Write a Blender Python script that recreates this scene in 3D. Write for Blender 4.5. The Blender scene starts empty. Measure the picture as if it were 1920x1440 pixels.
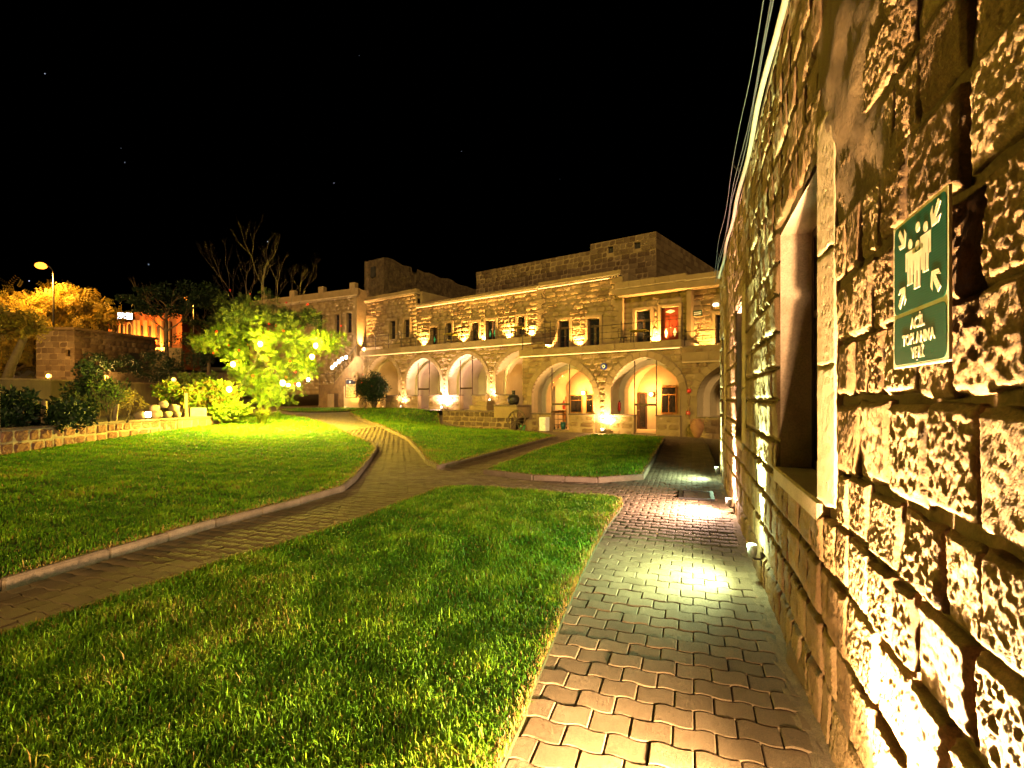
import bpy, math, random
import numpy as np
from mathutils import Vector, Matrix, noise, geometry

random.seed(11)
rng = np.random.default_rng(11)
scene = bpy.context.scene
COL = scene.collection
R = math.radians

# ------------------------------------------------------------------ camera, sky, added warm fill sun, exposure
CAMH, FPX, UC, HOR = 1.55, 960.0, 960.0, 750.0      # eye height, focal length and horizon row (1920 px frame)
cam_d = bpy.data.cameras.new('camera')
cam_d.sensor_width = 36.0
cam_d.lens = 18.0
cam_d.shift_y = 30.0 / 1920.0
cam_d.clip_start, cam_d.clip_end = 0.05, 3000.0
cam = bpy.data.objects.new('camera', cam_d)
cam.location = (0, 0, CAMH)
cam.rotation_euler = (R(90), 0, 0)
COL.objects.link(cam)
scene.camera = cam

world = bpy.data.worlds.new('World')
scene.world = world
world.use_nodes = True
wn, wl = world.node_tree.nodes, world.node_tree.links
wn.clear()
w_out = wn.new('ShaderNodeOutputWorld')
w_add = wn.new('ShaderNodeAddShader')
w_bg = wn.new('ShaderNodeBackground')
w_sky = wn.new('ShaderNodeTexSky')
w_sky.sky_type = 'NISHITA'
w_sky.sun_disc = False
w_sky.sun_elevation = R(-6.0)
w_sky.sun_rotation = R(150.0)
w_bg.inputs['Strength'].default_value = 0.004
wl.new(w_sky.outputs[0], w_bg.inputs['Color'])
w_tc = wn.new('ShaderNodeTexCoord')
w_vor = wn.new('ShaderNodeTexVoronoi')
w_vor.inputs['Scale'].default_value = 46.0
w_lt = wn.new('ShaderNodeMath'); w_lt.operation = 'LESS_THAN'; w_lt.inputs[1].default_value = 0.028
w_sep = wn.new('ShaderNodeSeparateColor')
w_pk = wn.new('ShaderNodeMath'); w_pk.operation = 'GREATER_THAN'; w_pk.inputs[1].default_value = 0.88
w_m1 = wn.new('ShaderNodeMath'); w_m1.operation = 'MULTIPLY'
w_m2 = wn.new('ShaderNodeMath'); w_m2.operation = 'MULTIPLY'
w_m3 = wn.new('ShaderNodeMath'); w_m3.operation = 'MULTIPLY'; w_m3.inputs[1].default_value = 0.22
w_bs = wn.new('ShaderNodeBackground'); w_bs.inputs['Color'].default_value = (0.72, 0.8, 1.0, 1)
wl.new(w_tc.outputs['Generated'], w_vor.inputs['Vector'])
wl.new(w_vor.outputs['Distance'], w_lt.inputs[0])
wl.new(w_vor.outputs['Color'], w_sep.inputs[0])
wl.new(w_sep.outputs[0], w_pk.inputs[0])
wl.new(w_lt.outputs[0], w_m1.inputs[0]); wl.new(w_pk.outputs[0], w_m1.inputs[1])
wl.new(w_m1.outputs[0], w_m2.inputs[0]); wl.new(w_sep.outputs[1], w_m2.inputs[1])
wl.new(w_m2.outputs[0], w_m3.inputs[0]); wl.new(w_m3.outputs[0], w_bs.inputs['Strength'])
wl.new(w_bg.outputs[0], w_add.inputs[0]); wl.new(w_bs.outputs[0], w_add.inputs[1])
wl.new(w_add.outputs[0], w_out.inputs['Surface'])

sun_d = bpy.data.lights.new('warm_fill', 'SUN')  # added warm fill, standing in for unseen street lighting behind the camera
sun_d.energy = 0.46
sun_d.angle = R(9)
sun_d.color = (1.0, 0.66, 0.24)
sun = bpy.data.objects.new('warm_fill', sun_d)
sun.rotation_euler = Vector((.07, .97, -.38)).to_track_quat('-Z', 'Y').to_euler()
COL.objects.link(sun)

scene.view_settings.view_transform = 'Standard'
scene.view_settings.look = 'None'
scene.view_settings.exposure = 2.7
scene.view_settings.gamma = 1.0
scene.view_settings.use_curve_mapping = False
scene.render.engine = 'CYCLES'
scene.cycles.use_denoising = True
try:
    scene.cycles.denoiser = 'OPENIMAGEDENOISE'
    scene.cycles.denoising_input_passes = 'RGB_ALBEDO_NORMAL'
    scene.cycles.denoising_prefilter = 'FAST'
except Exception:
    pass
scene.cycles.use_light_tree = True
scene.cycles.use_adaptive_sampling = False
scene.cycles.max_bounces = 6
scene.cycles.diffuse_bounces = 3
scene.cycles.glossy_bounces = 2
scene.cycles.transmission_bounces = 4
scene.cycles.transparent_max_bounces = 8
scene.cycles.sample_clamp_indirect = 0.25
scene.cycles.caustics_reflective = False
scene.cycles.caustics_refractive = False

# ------------------------------------------------------------------ frames of the place
WALL_O, WALL_A = (0.5335, -0.1862), math.atan2(0.9442, 0.3295)     # wall building: x along its face, y out of it
HOT_O, HOT_A = (6.0, 24.0), -math.atan2(0.5824, 0.8129)            # arcaded hotel: x along its face, y into it

def WW(s, n, z):
    return Vector((WALL_O[0] + .3295 * s - .9442 * n, WALL_O[1] + .9442 * s + .3295 * n, z))

def HW(a, w, z):
    return Vector((HOT_O[0] + .8129 * a + .5824 * w, HOT_O[1] - .5824 * a + .8129 * w, z))

def HA(u, w):                       # position along the hotel face of photo column u, at depth w
    k = (u - UC) / FPX
    return -(((6.0 + .5824 * w) - (24 + .8129 * w) * k) / (.8129 + .5824 * k))

def HZ(u, v, w):
    y = 24 - .5824 * HA(u, w) + .8129 * w
    return CAMH + (HOR - v) * y / FPX

def PT(u, v, y):
    return Vector(((u - UC) / FPX * y, y, CAMH + (HOR - v) / FPX * y))

# ------------------------------------------------------------------ terrain height (thin plate through survey points)
_cp = []
for u, v, y in [(700, 765, 36), (770, 766, 33.5), (830, 768, 32), (640, 772, 30), (560, 775, 28.5), (750, 800, 22.5), (700, 805, 21),
                (690, 832, 16.5), (0, 858, 12), (200, 825, 16), (410, 795, 22), (490, 785, 24), (600, 775, 33), (-200, 870, 11)]:
    p = PT(u, v, y); _cp.append((p.x, p.y, p.z))
for x, y, z in [(0, 0, 0), (3, 3, 0), (-5, 1, 0), (-3, 7, 0), (1, 8, 0), (4, 10, 0), (6, 15, 0), (-2.2, 12.4, 0), (-4, 15.3, .03), (1.5, 20, 0),
                (-.5, 10.5, 0), (3.7, 25.6, -.06), (6.8, 23.4, -.06), (8.5, 21.5, -.08), (.5, 28, -.05), (-.4, 28, -.05), (-3.1, 28.6, 0), (-4.1, 29.2, .16),
                (-9, 4, .05), (12, 10, 0), (10, 25, -.05), (8, -6, 0), (-8, -6, 0), (0, 18, .0), (-12, -4, .1)]:
    _cp.append((x, y, z))
_cp = np.array(_cp)

def _U(r2):
    return np.where(r2 > 1e-9, r2 * np.log(np.maximum(r2, 1e-9)), 0.0)

_n = len(_cp)
_K = _U(((_cp[:, None, :2] - _cp[None, :, :2]) ** 2).sum(-1)) + np.eye(_n) * 4.0
_P = np.c_[np.ones(_n), _cp[:, :2]]
_M = np.block([[_K, _P], [_P.T, np.zeros((3, 3))]])
_S = np.linalg.solve(_M, np.r_[_cp[:, 2], np.zeros(3)])

def HN(xy):
    xy = np.atleast_2d(np.asarray(xy, float))
    out = np.empty(len(xy))
    for i in range(0, len(xy), 20000):
        q = xy[i:i + 20000]
        r2 = ((q[:, None, :] - _cp[None, :, :2]) ** 2).sum(-1)
        out[i:i + 20000] = _U(r2) @ _S[:_n] + _S[_n] + q @ _S[_n + 1:]
    return np.clip(out, -.08, 1.02)

def H(x, y):
    return float(HN([(x, y)])[0])

def GP(u, v, dz=0.0):               # ground point seen at photo pixel (u, v)
    k, m = (u - UC) / FPX, (HOR - v) / FPX
    ys = np.linspace(1.2, 48, 900)
    hz = HN(np.c_[k * ys, ys]) + dz
    d = CAMH + m * ys - hz
    i = int(np.argmax(d <= 0)) if (d <= 0).any() else len(ys) - 1
    if i > 0 and d[i] <= 0:
        f = d[i - 1] / (d[i - 1] - d[i]); y = ys[i - 1] + f * (ys[i] - ys[i - 1])
    else:
        y = ys[i]
    return (k * y, y)

# ------------------------------------------------------------------ mesh and object helpers
class MB:
    def __init__(self):
        self.v, self.f, self.c = [], [], []
    def add(self, vs, fs, col=None):
        b = len(self.v)
        self.v.extend([tuple(p) for p in vs])
        for f in fs:
            self.f.append([i + b for i in f]); self.c.append(col)
        return self
    def box(self, x0, x1, y0, y1, z0, z1, col=None):
        return self.add([(x0, y0, z0), (x1, y0, z0), (x1, y1, z0), (x0, y1, z0), (x0, y0, z1), (x1, y0, z1), (x1, y1, z1), (x0, y1, z1)],
                        [(0, 3, 2, 1), (4, 5, 6, 7), (0, 1, 5, 4), (1, 2, 6, 5), (2, 3, 7, 6), (3, 0, 4, 7)], col)
    def cbox(self, x0, x1, y0, y1, z0, z1, b=.01):          # box with chamfered vertical and top edges
        o = [(x0 + b, y0), (x1 - b, y0), (x1, y0 + b), (x1, y1 - b), (x1 - b, y1), (x0 + b, y1), (x0, y1 - b), (x0, y0 + b)]
        cx, cy = (x0 + x1) / 2, (y0 + y1) / 2
        t = [(x + (b if x < cx else -b), y + (b if y < cy else -b)) for x, y in o]
        vs = [(x, y, z0) for x, y in o] + [(x, y, z1 - b) for x, y in o] + [(x, y, z1) for x, y in t]
        fs = [(i, (i + 1) % 8, 8 + (i + 1) % 8, 8 + i) for i in range(8)] + [(8 + i, 8 + (i + 1) % 8, 16 + (i + 1) % 8, 16 + i) for i in range(8)]
        return self.add(vs, fs + [tuple(range(16, 24)), tuple(range(7, -1, -1))])
    def obox(self, c, size, rot=None):
        m = Matrix.Translation(c) @ (rot.to_matrix().to_4x4() if rot is not None else Matrix())
        hx, hy, hz = [s / 2 for s in size]
        p = [m @ Vector((sx * hx, sy * hy, sz * hz)) for sz in (-1, 1) for sx, sy in ((-1, -1), (1, -1), (1, 1), (-1, 1))]
        return self.add(p, [(0, 3, 2, 1), (4, 5, 6, 7), (0, 1, 5, 4), (1, 2, 6, 5), (2, 3, 7, 6), (3, 0, 4, 7)])
    def poly(self, pts):
        return self.add(pts, [tuple(range(len(pts)))])
    def tube(self, pts, rad, n=6, caps=True):
        pts = [Vector(p) for p in pts]
        if not hasattr(rad, '__len__'):
            rad = [rad] * len(pts)
        vs, fs = [], []
        ref = Vector((.31, .72, .62))
        for i, p in enumerate(pts):
            d = (pts[min(i + 1, len(pts) - 1)] - pts[max(i - 1, 0)]).normalized()
            a = d.cross(ref)
            if a.length < 1e-3:
                a = d.cross(Vector((1, 0, 0)))
            a.normalize(); b = d.cross(a)
            for k in range(n):
                t = 2 * math.pi * k / n
                vs.append(p + (a * math.cos(t) + b * math.sin(t)) * rad[i])
        for i in range(len(pts) - 1):
            for k in range(n):
                fs.append((i * n + k, i * n + (k + 1) % n, (i + 1) * n + (k + 1) % n, (i + 1) * n + k))
        if caps:
            fs.append(tuple(range(n - 1, -1, -1))); fs.append(tuple((len(pts) - 1) * n + k for k in range(n)))
        return self.add(vs, fs)
    def lathe(self, prof, c=(0, 0, 0), n=20):
        vs, fs = [], []
        for r, z in prof:
            for k in range(n):
                t = 2 * math.pi * k / n
                vs.append((c[0] + r * math.cos(t), c[1] + r * math.sin(t), c[2] + z))
        for i in range(len(prof) - 1):
            for k in range(n):
                fs.append((i * n + k, i * n + (k + 1) % n, (i + 1) * n + (k + 1) % n, (i + 1) * n + k))
        return self.add(vs, fs)
    def ball(self, c, r, n=10, sq=(1, 1, 1)):
        m = n // 2
        prof = [(math.sin(math.pi * i / m), -math.cos(math.pi * i / m)) for i in range(m + 1)]
        vs, fs = [], []
        for pr, pz in prof:
            for k in range(n):
                t = 2 * math.pi * k / n
                vs.append((c[0] + r * sq[0] * pr * math.cos(t), c[1] + r * sq[1] * pr * math.sin(t), c[2] + r * sq[2] * pz))
        for i in range(m):
            for k in range(n):
                fs.append((i * n + k, i * n + (k + 1) % n, (i + 1) * n + (k + 1) % n, (i + 1) * n + k))
        return self.add(vs, fs)
    def mesh(self, name, smooth=False):
        me = bpy.data.meshes.new(name)
        me.from_pydata(self.v, [], self.f)
        if any(c is not None for c in self.c):
            at = me.color_attributes.new('Col', 'FLOAT_COLOR', 'CORNER')
            d = []
            for f, c in zip(self.f, self.c):
                c = c if c is not None else (.5, .5, .5, 1)
                d.extend(list(c) * len(f))
            at.data.foreach_set('color', d)
        if smooth:
            me.polygons.foreach_set('use_smooth', [True] * len(me.polygons))
        me.update()
        return me

def fast_mesh(name, verts, tris, col=None, smooth=False):   # numpy triangles, optional per-vertex colour
    me = bpy.data.meshes.new(name)
    nv, nt = len(verts), len(tris)
    me.vertices.add(nv); me.vertices.foreach_set('co', np.ascontiguousarray(verts, dtype=np.float32).ravel())
    me.loops.add(nt * 3); me.loops.foreach_set('vertex_index', np.ascontiguousarray(tris, dtype=np.int32).ravel())
    me.polygons.add(nt)
    me.polygons.foreach_set('loop_start', np.arange(0, nt * 3, 3, dtype=np.int32))
    if smooth:
        me.polygons.foreach_set('use_smooth', np.ones(nt, dtype=bool))
    if col is not None:
        at = me.color_attributes.new('Col', 'FLOAT_COLOR', 'POINT')
        at.data.foreach_set('color', np.ascontiguousarray(col, dtype=np.float32).ravel())
    me.update(); me.validate()
    return me

def mk(name, me, m, parent=None, smooth=False):
    if isinstance(me, MB):
        me = me.mesh(name, smooth)
    o = bpy.data.objects.new(name, me)
    if m is not None and len(me.materials) == 0:
        me.materials.append(m)
    COL.objects.link(o)
    if parent is not None:
        o.parent = parent
    return o

def tag(o, label=None, cat=None, group=None, kind=None):
    if label: o['label'] = label
    if cat: o['category'] = cat
    if group: o['group'] = group
    if kind: o['kind'] = kind
    return o

def empty(name, loc, rz=0.0, label=None, cat=None, group=None, kind=None):
    o = bpy.data.objects.new(name, None)
    o.empty_display_size = .1
    o.location = loc; o.rotation_euler = (0, 0, rz)
    COL.objects.link(o)
    return tag(o, label, cat, group, kind)

def copy_tree(o, parent=None):
    c = o.copy(); COL.objects.link(c); c.parent = parent
    if o.type == 'LIGHT':
        c.data = o.data.copy()
    for ch in list(o.children):
        copy_tree(ch, c)
    return c

def lamp(kind, name, loc, power, color, parent=None, size=.05, aim=None, cone=120, blend=.6):
    d = bpy.data.lights.new(name, kind)
    d.energy = power; d.color = color; d.shadow_soft_size = size
    if kind == 'SPOT':
        d.spot_size = R(cone); d.spot_blend = blend
    o = bpy.data.objects.new(name, d)
    COL.objects.link(o)
    o.location = loc
    if aim is not None:
        o.rotation_euler = Vector(aim).to_track_quat('-Z', 'Y').to_euler()
    if parent is not None:
        o.parent = parent
    return o

# ------------------------------------------------------------------ materials
def new_mat(name):
    m = bpy.data.materials.new(name); m.use_nodes = True
    nt = m.node_tree
    return m, nt, nt.nodes, nt.links, nt.nodes['Principled BSDF']

def ramp(N, cols):
    r = N.new('ShaderNodeValToRGB')
    e = r.color_ramp.elements
    while len(e) < len(cols):
        e.new(.5)
    for i, c in enumerate(cols):
        e[i].position = i / max(1, len(cols) - 1); e[i].color = (*c, 1)
    return r

def surf(name, cols, rough=.85, nscale=6.0, bumps=((30, .3, .01),), src=None, spread=.6, metal=0.0, spec=.3, coord='Object', stretch=None, grain=None):
    """colour ramp driven by noise plus (src) per-object or per-face random value; stacked noise bumps (scale, strength, distance)"""
    m, nt, N, L, b = new_mat(name)
    b.inputs['Roughness'].default_value = rough
    b.inputs['Metallic'].default_value = metal
    b.inputs['Specular IOR Level'].default_value = spec
    tc = N.new('ShaderNodeTexCoord')
    vec = tc.outputs[coord]
    if coord == 'World':
        pass
    nz = N.new('ShaderNodeTexNoise'); nz.inputs['Scale'].default_value = nscale; nz.inputs['Detail'].default_value = 6
    nz.inputs['Roughness'].default_value = .65
    geo = N.new('ShaderNodeNewGeometry')
    pos = geo.outputs['Position']
    if stretch:
        mp = N.new('ShaderNodeMapping'); mp.inputs['Scale'].default_value = stretch
        L.new(pos, mp.inputs['Vector']); pos = mp.outputs[0]
    L.new(pos, nz.inputs['Vector'])
    r = ramp(N, cols)
    fac = nz.outputs['Fac']
    st = N.new('ShaderNodeMapRange'); st.inputs['From Min'].default_value = .3; st.inputs['From Max'].default_value = .7
    L.new(fac, st.inputs['Value']); fac = st.outputs[0]
    if src:
        if src == 'obj':
            q = N.new('ShaderNodeObjectInfo'); rnd = q.outputs['Random']
        else:
            q = N.new('ShaderNodeAttribute'); q.attribute_name = 'Col'; rnd = q.outputs['Fac']
        mx = N.new('ShaderNodeMix'); mx.inputs['Factor'].default_value = spread
        L.new(fac, mx.inputs['A']); L.new(rnd, mx.inputs['B']); fac = mx.outputs['Result']
    L.new(fac, r.inputs['Fac'])
    colour = r.outputs[0]
    if grain:                                   # mineral speckle: scale, amount
        gn = N.new('ShaderNodeTexNoise'); gn.inputs['Scale'].default_value = grain[0]; gn.inputs['Detail'].default_value = 3; gn.inputs['Roughness'].default_value = .8
        L.new(geo.outputs['Position'], gn.inputs['Vector'])
        gm = N.new('ShaderNodeMapRange'); gm.inputs['From Min'].default_value = .32; gm.inputs['From Max'].default_value = .68
        gm.inputs['To Min'].default_value = 1 - grain[1]; gm.inputs['To Max'].default_value = 1 + grain[1]
        L.new(gn.outputs['Fac'], gm.inputs['Value'])
        gx_ = N.new('ShaderNodeMix'); gx_.data_type = 'RGBA'; gx_.blend_type = 'MULTIPLY'; gx_.inputs['Factor'].default_value = 1.0
        L.new(colour, gx_.inputs['A']); L.new(gm.outputs[0], gx_.inputs['B']); colour = gx_.outputs['Result']
    L.new(colour, b.inputs['Base Color'])
    prev = None
    for sc, stg, dist in bumps:
        t = N.new('ShaderNodeTexNoise'); t.inputs['Scale'].default_value = sc; t.inputs['Detail'].default_value = 8; t.inputs['Roughness'].default_value = .7
        L.new(pos, t.inputs['Vector'])
        bp = N.new('ShaderNodeBump'); bp.inputs['Strength'].default_value = stg; bp.inputs['Distance'].default_value = dist
        L.new(t.outputs['Fac'], bp.inputs['Height'])
        if prev is not None:
            L.new(prev, bp.inputs['Normal'])
        prev = bp.outputs[0]
    if prev is not None:
        L.new(prev, b.inputs['Normal'])
    return m

def plain(name, c, rough=.6, metal=0.0, spec=.4):
    return surf(name, [tuple(x * .8 for x in c), tuple(min(1, x * 1.15) for x in c)], rough, 14.0, ((60, .15, .004),), metal=metal, spec=spec)

def emit(name, c, s, sample='NONE'):
    m, nt, N, L, b = new_mat(name)
    m.cycles.emission_sampling = sample
    b.inputs['Base Color'].default_value = (*[min(1, x) for x in c], 1)
    b.inputs['Emission Color'].default_value = (*c, 1)
    b.inputs['Emission Strength'].default_value = s
    return m

def leaf_mat(name, trans=.45):
    m, nt, N, L, b = new_mat(name)
    at = N.new('ShaderNodeAttribute'); at.attribute_name = 'Col'
    L.new(at.outputs['Color'], b.inputs['Base Color'])
    b.inputs['Roughness'].default_value = .55
    b.inputs['Specular IOR Level'].default_value = .25
    tr = N.new('ShaderNodeBsdfTranslucent')
    L.new(at.outputs['Color'], tr.inputs['Color'])
    mx = N.new('ShaderNodeMixShader'); mx.inputs[0].default_value = trans
    L.new(b.outputs[0], mx.inputs[1]); L.new(tr.outputs[0], mx.inputs[2])
    L.new(mx.outputs[0], N['Material Output'].inputs['Surface'])
    return m

def glass_mat(name, tint=(.85, .9, .88)):
    m, nt, N, L, b = new_mat(name)
    g = N.new('ShaderNodeBsdfGlossy'); g.inputs['Roughness'].default_value = .03; g.inputs['Color'].default_value = (1, 1, 1, 1)
    t = N.new('ShaderNodeBsdfTransparent'); t.inputs['Color'].default_value = (*tint, 1)
    lw_ = N.new('ShaderNodeLayerWeight'); lw_.inputs['Blend'].default_value = .12
    fr = N.new('ShaderNodeMath'); fr.operation = 'MULTIPLY'; fr.inputs[1].default_value = .5; L.new(lw_.outputs['Fresnel'], fr.inputs[0])
    mx = N.new('ShaderNodeMixShader')
    L.new(fr.outputs[0], mx.inputs[0]); L.new(t.outputs[0], mx.inputs[1]); L.new(g.outputs[0], mx.inputs[2])
    L.new(mx.outputs[0], N['Material Output'].inputs['Surface'])
    return m

TUFF = [(.098, .050, .019), (.17, .098, .042), (.25, .162, .078), (.35, .245, .135)]
PALE = [(.30, .21, .115), (.38, .28, .165), (.45, .35, .22)]
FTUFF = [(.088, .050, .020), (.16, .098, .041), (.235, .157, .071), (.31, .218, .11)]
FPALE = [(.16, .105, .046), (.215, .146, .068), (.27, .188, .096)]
M = dict(
    stone_near=surf('rough_tuff', TUFF, .92, 5.0, ((90, .6, .009), (260, .8, .005)), 'obj', .45, grain=(130, .38)),
    stone_near_far=surf('rough_tuff_courses', TUFF, .92, 5.0, ((40, .7, .015), (120, .6, .006)), 'attr', .45, grain=(90, .38)),
    mortar=surf('lime_mortar', [(.078, .045, .018), (.122, .076, .034), (.165, .11, .052)], .95, 3.0, ((16, .5, .03), (80, .5, .01)), grain=(120, .3)),
    jamb=surf('dressed_tuff', PALE, .9, 4.0, ((12, .35, .02), (110, .8, .008)), 'obj', .3, grain=(140, .25)),
    plaster=surf('reveal_plaster', [(.42, .29, .20), (.55, .40, .29), (.62, .47, .36)], .9, 5.0, ((50, .3, .008),), grain=(90, .25)),
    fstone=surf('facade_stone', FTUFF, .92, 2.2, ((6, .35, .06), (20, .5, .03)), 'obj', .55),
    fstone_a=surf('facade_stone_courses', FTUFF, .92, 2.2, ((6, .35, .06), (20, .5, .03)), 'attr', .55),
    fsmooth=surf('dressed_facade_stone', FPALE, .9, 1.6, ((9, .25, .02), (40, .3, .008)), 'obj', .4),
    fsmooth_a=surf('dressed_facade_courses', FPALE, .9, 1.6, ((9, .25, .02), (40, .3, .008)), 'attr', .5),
    fmortar=surf('facade_mortar', [(.15, .10, .048), (.23, .162, .085)], .95, 2.0, ((9, .5, .04),)),
    vault=surf('vault_plaster', [(.36, .28, .19), (.46, .37, .26)], .9, 1.4, ((8, .3, .03),)),
    brownstone=surf('red_brown_block', [(.11, .048, .028), (.20, .095, .055), (.29, .165, .10)], .92, 4.0, ((8, .6, .05), (40, .5, .015)), 'obj', .6),
    whitemortar=surf('pale_mortar', [(.20, .15, .10), (.32, .26, .18)], .95, 3.0, ((14, .5, .03),)),
    hutstone=surf('hut_stone', [(.058, .033, .015), (.097, .062, .030), (.145, .10, .053)], .92, 2.0, ((5, .5, .08),), 'obj', .75),
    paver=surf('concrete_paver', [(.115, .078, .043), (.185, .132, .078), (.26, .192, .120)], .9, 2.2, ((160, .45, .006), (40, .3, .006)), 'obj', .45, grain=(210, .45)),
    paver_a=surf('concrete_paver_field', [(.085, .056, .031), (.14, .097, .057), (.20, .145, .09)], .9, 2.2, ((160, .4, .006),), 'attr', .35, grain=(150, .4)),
    sand=surf('jointing_sand', [(.14, .10, .06), (.26, .20, .13)], .95, 9.0, ((90, .6, .015),), grain=(160, .45)),
    soil=surf('dark_soil', [(.035, .025, .015), (.075, .055, .03)], .95, 5.0, ((25, .6, .05),)),
    kerb=surf('kerb_concrete', [(.078, .050, .030), (.125, .086, .055), (.17, .125, .084)], .9, 5.0, ((50, .4, .01),), 'obj', .4, grain=(110, .3)),
    turf=surf('turf_soil', [(.022, .028, .008), (.05, .06, .016)], .95, 6.0, ((40, .7, .03),)),
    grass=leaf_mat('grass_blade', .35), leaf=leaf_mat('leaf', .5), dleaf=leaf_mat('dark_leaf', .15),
    bark=surf('bark', [(.05, .032, .018), (.12, .085, .05)], .95, 9.0, ((30, .8, .03),)),
    wood=surf('weathered_wood', [(.18, .12, .06), (.30, .21, .12)], .8, 12.0, ((40, .4, .01),), stretch=(1, 1, .2)),
    dkwood=surf('dark_wood', [(.03, .015, .008), (.07, .035, .018)], .5, 6.0, ((40, .2, .005),), stretch=(3, 3, .4)),
    redwood=surf('red_varnished_wood', [(.10, .012, .004), (.17, .026, .008)], .4, 5.0, ((30, .15, .005),), stretch=(3, 3, .4)),
    orwood=surf('orange_wood', [(.20, .09, .025), (.33, .16, .05)], .5, 5.0, ((30, .15, .005),), stretch=(3, 3, .4)),
    iron=plain('dark_iron', (.03, .025, .022), .5, .6), grey=plain('grey_metal', (.28, .28, .27), .45, .5), black=plain('black_metal', (.02, .02, .022), .45),
    white=plain('white_paint', (.72, .70, .66), .5), cable=plain('cable_sheath', (.022, .018, .016), .7), pipe=plain('gutter_pipe', (.20, .15, .10), .6),
    red=plain('red_enamel', (.50, .02, .015), .35), blue=plain('blue_glass_enamel', (.01, .03, .30), .15), green=plain('green_plastic', (.06, .22, .06), .4),
    terracotta=surf('terracotta', [(.22, .10, .045), (.34, .17, .08)], .85, 5.0, ((30, .3, .01),)),
    yellow=plain('yellow_table', (.62, .44, .05), .5), dim=surf('dark_interior', [(.012, .01, .008), (.03, .025, .02)], .9, 3.0, ()),
    glass=glass_mat('clear_glass'), dglass=surf('dark_pane', [(.008, .008, .01), (.016, .016, .018)], .06, 2.0, (), spec=.5),
    rubble=surf('rubble_stone', [(.045, .026, .012), (.10, .065, .032), (.155, .108, .058)], .95, 3.5, ((3.5, .9, .25), (14, .8, .07))),
)

# ------------------------------------------------------------------ ground
def axis(lo, hi, fine_lo, fine_hi, df, dc):
    a = list(np.arange(fine_lo, fine_hi + 1e-6, df))
    x = fine_lo; st = dc
    while x > lo:
        x -= st; st *= 1.35; a.insert(0, max(x, lo))
    x = fine_hi; st = dc
    while x < hi:
        x += st; st *= 1.35; a.append(min(x, hi))
    return np.array(a)

gx, gy = axis(-900, 900, -30, 16, 1.0, 2.0), axis(-300, 1500, -6, 46, 1.0, 2.0)
GX, GY = np.meshgrid(gx, gy)
gz = HN(np.c_[GX.ravel(), GY.ravel()])
gv = np.c_[GX.ravel(), GY.ravel(), gz - .045]
nx_, ny_ = len(gx), len(gy)
gt = []
for j in range(ny_ - 1):
    for i in range(nx_ - 1):
        a = j * nx_ + i
        gt += [(a, a + 1, a + nx_ + 1), (a, a + nx_ + 1, a + nx_)]
tag(mk('ground', fast_mesh('ground', gv, gt, smooth=True), M['sand']), 'sandy ground under the paving and lawns', None, None, 'structure')

def smooth_outline(pts, step=.18):
    out = []
    n = len(pts)
    for i in range(n):
        a, b = Vector(pts[i]), Vector(pts[(i + 1) % n])
        m = max(1, int((b - a).length / step))
        for k in range(m):
            out.append(a.lerp(b, k / m))
    return [(p.x, p.y) for p in out]

def inside(poly, xy):
    xy = np.asarray(xy); x, y = xy[:, 0], xy[:, 1]
    p = np.asarray(poly); c = np.zeros(len(xy), bool)
    j = len(p) - 1
    for i in range(len(p)):
        xi, yi, xj, yj = p[i, 0], p[i, 1], p[j, 0], p[j, 1]
        cond = ((yi > y) != (yj > y)) & (x < (xj - xi) * (y - yi) / (yj - yi + 1e-12) + xi)
        c ^= cond; j = i
    return c

def edge_dist(poly, xy):
    p = np.asarray(poly); q = np.roll(p, -1, 0)
    best = np.full(len(xy), 1e9)
    for a, b in zip(p, q):
        d = b - a; l2 = (d ** 2).sum() + 1e-12
        t = np.clip(((xy - a) @ d) / l2, 0, 1)
        best = np.minimum(best, np.hypot(*(xy - (a + t[:, None] * d)).T))
    return best

LA = [(-1.1, -.6)] + [GP(*p) for p in [(945, 1440), (985, 1350), (1000, 1300), (1035, 1215), (1062, 1150), (1090, 1085), (1112, 1040), (1140, 990), (1168, 952), (1166, 938), (1140, 933),
      (1100, 932), (1040, 926), (960, 920), (900, 914), (860, 913), (820, 919), (785, 932), (740, 948), (690, 969), (600, 1001), (400, 1063), (200, 1130), (0, 1197)]] + [(-5.2, .4), (-5.4, -.8)]
LB = [GP(*p) for p in [(0, 1108), (200, 1047), (400, 988), (560, 946), (640, 922), (664, 902), (690, 868), (705, 846), (698, 836), (660, 820), (620, 800), (575, 786), (530, 780), (470, 781), (415, 797), (300, 812), (200, 827), (100, 843), (0, 860)]] + \
     [(-16.5, 8.0), (-9.5, .8), (-7.2, 1.2), (-5.4, 3.0)]
LC = [GP(*p) for p in [(655, 776), (700, 796), (765, 826), (786, 848), (800, 868), (822, 880), (880, 866), (1000, 833), (1044, 822), (1000, 813), (946, 809), (855, 804), (826, 798), (822, 774), (760, 768), (690, 768)]]
LD = [GP(*p) for p in [(908, 889), (1000, 900), (1120, 905), (1203, 899), (1220, 872), (1246, 824), (1180, 819), (1110, 818), (1000, 851)]]
LE = [GP(*p) for p in [(545, 772), (650, 771), (690, 766.5), (640, 765), (560, 766), (520, 768)]]

LAWNS = [('A', LA, .030, 'mown front lawn between the paved paths in the foreground'),
         ('B', LB, .085, 'wide lawn behind the curved kerb running up to the low wall'),
         ('C', LC, .085, 'sloping lawn in front of the stone retaining wall'),
         ('D', LD, .085, 'small kerbed lawn before the two glowing arches'),
         ('E', LE, .03, 'thin strip of grass along the far end of the path')]

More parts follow.
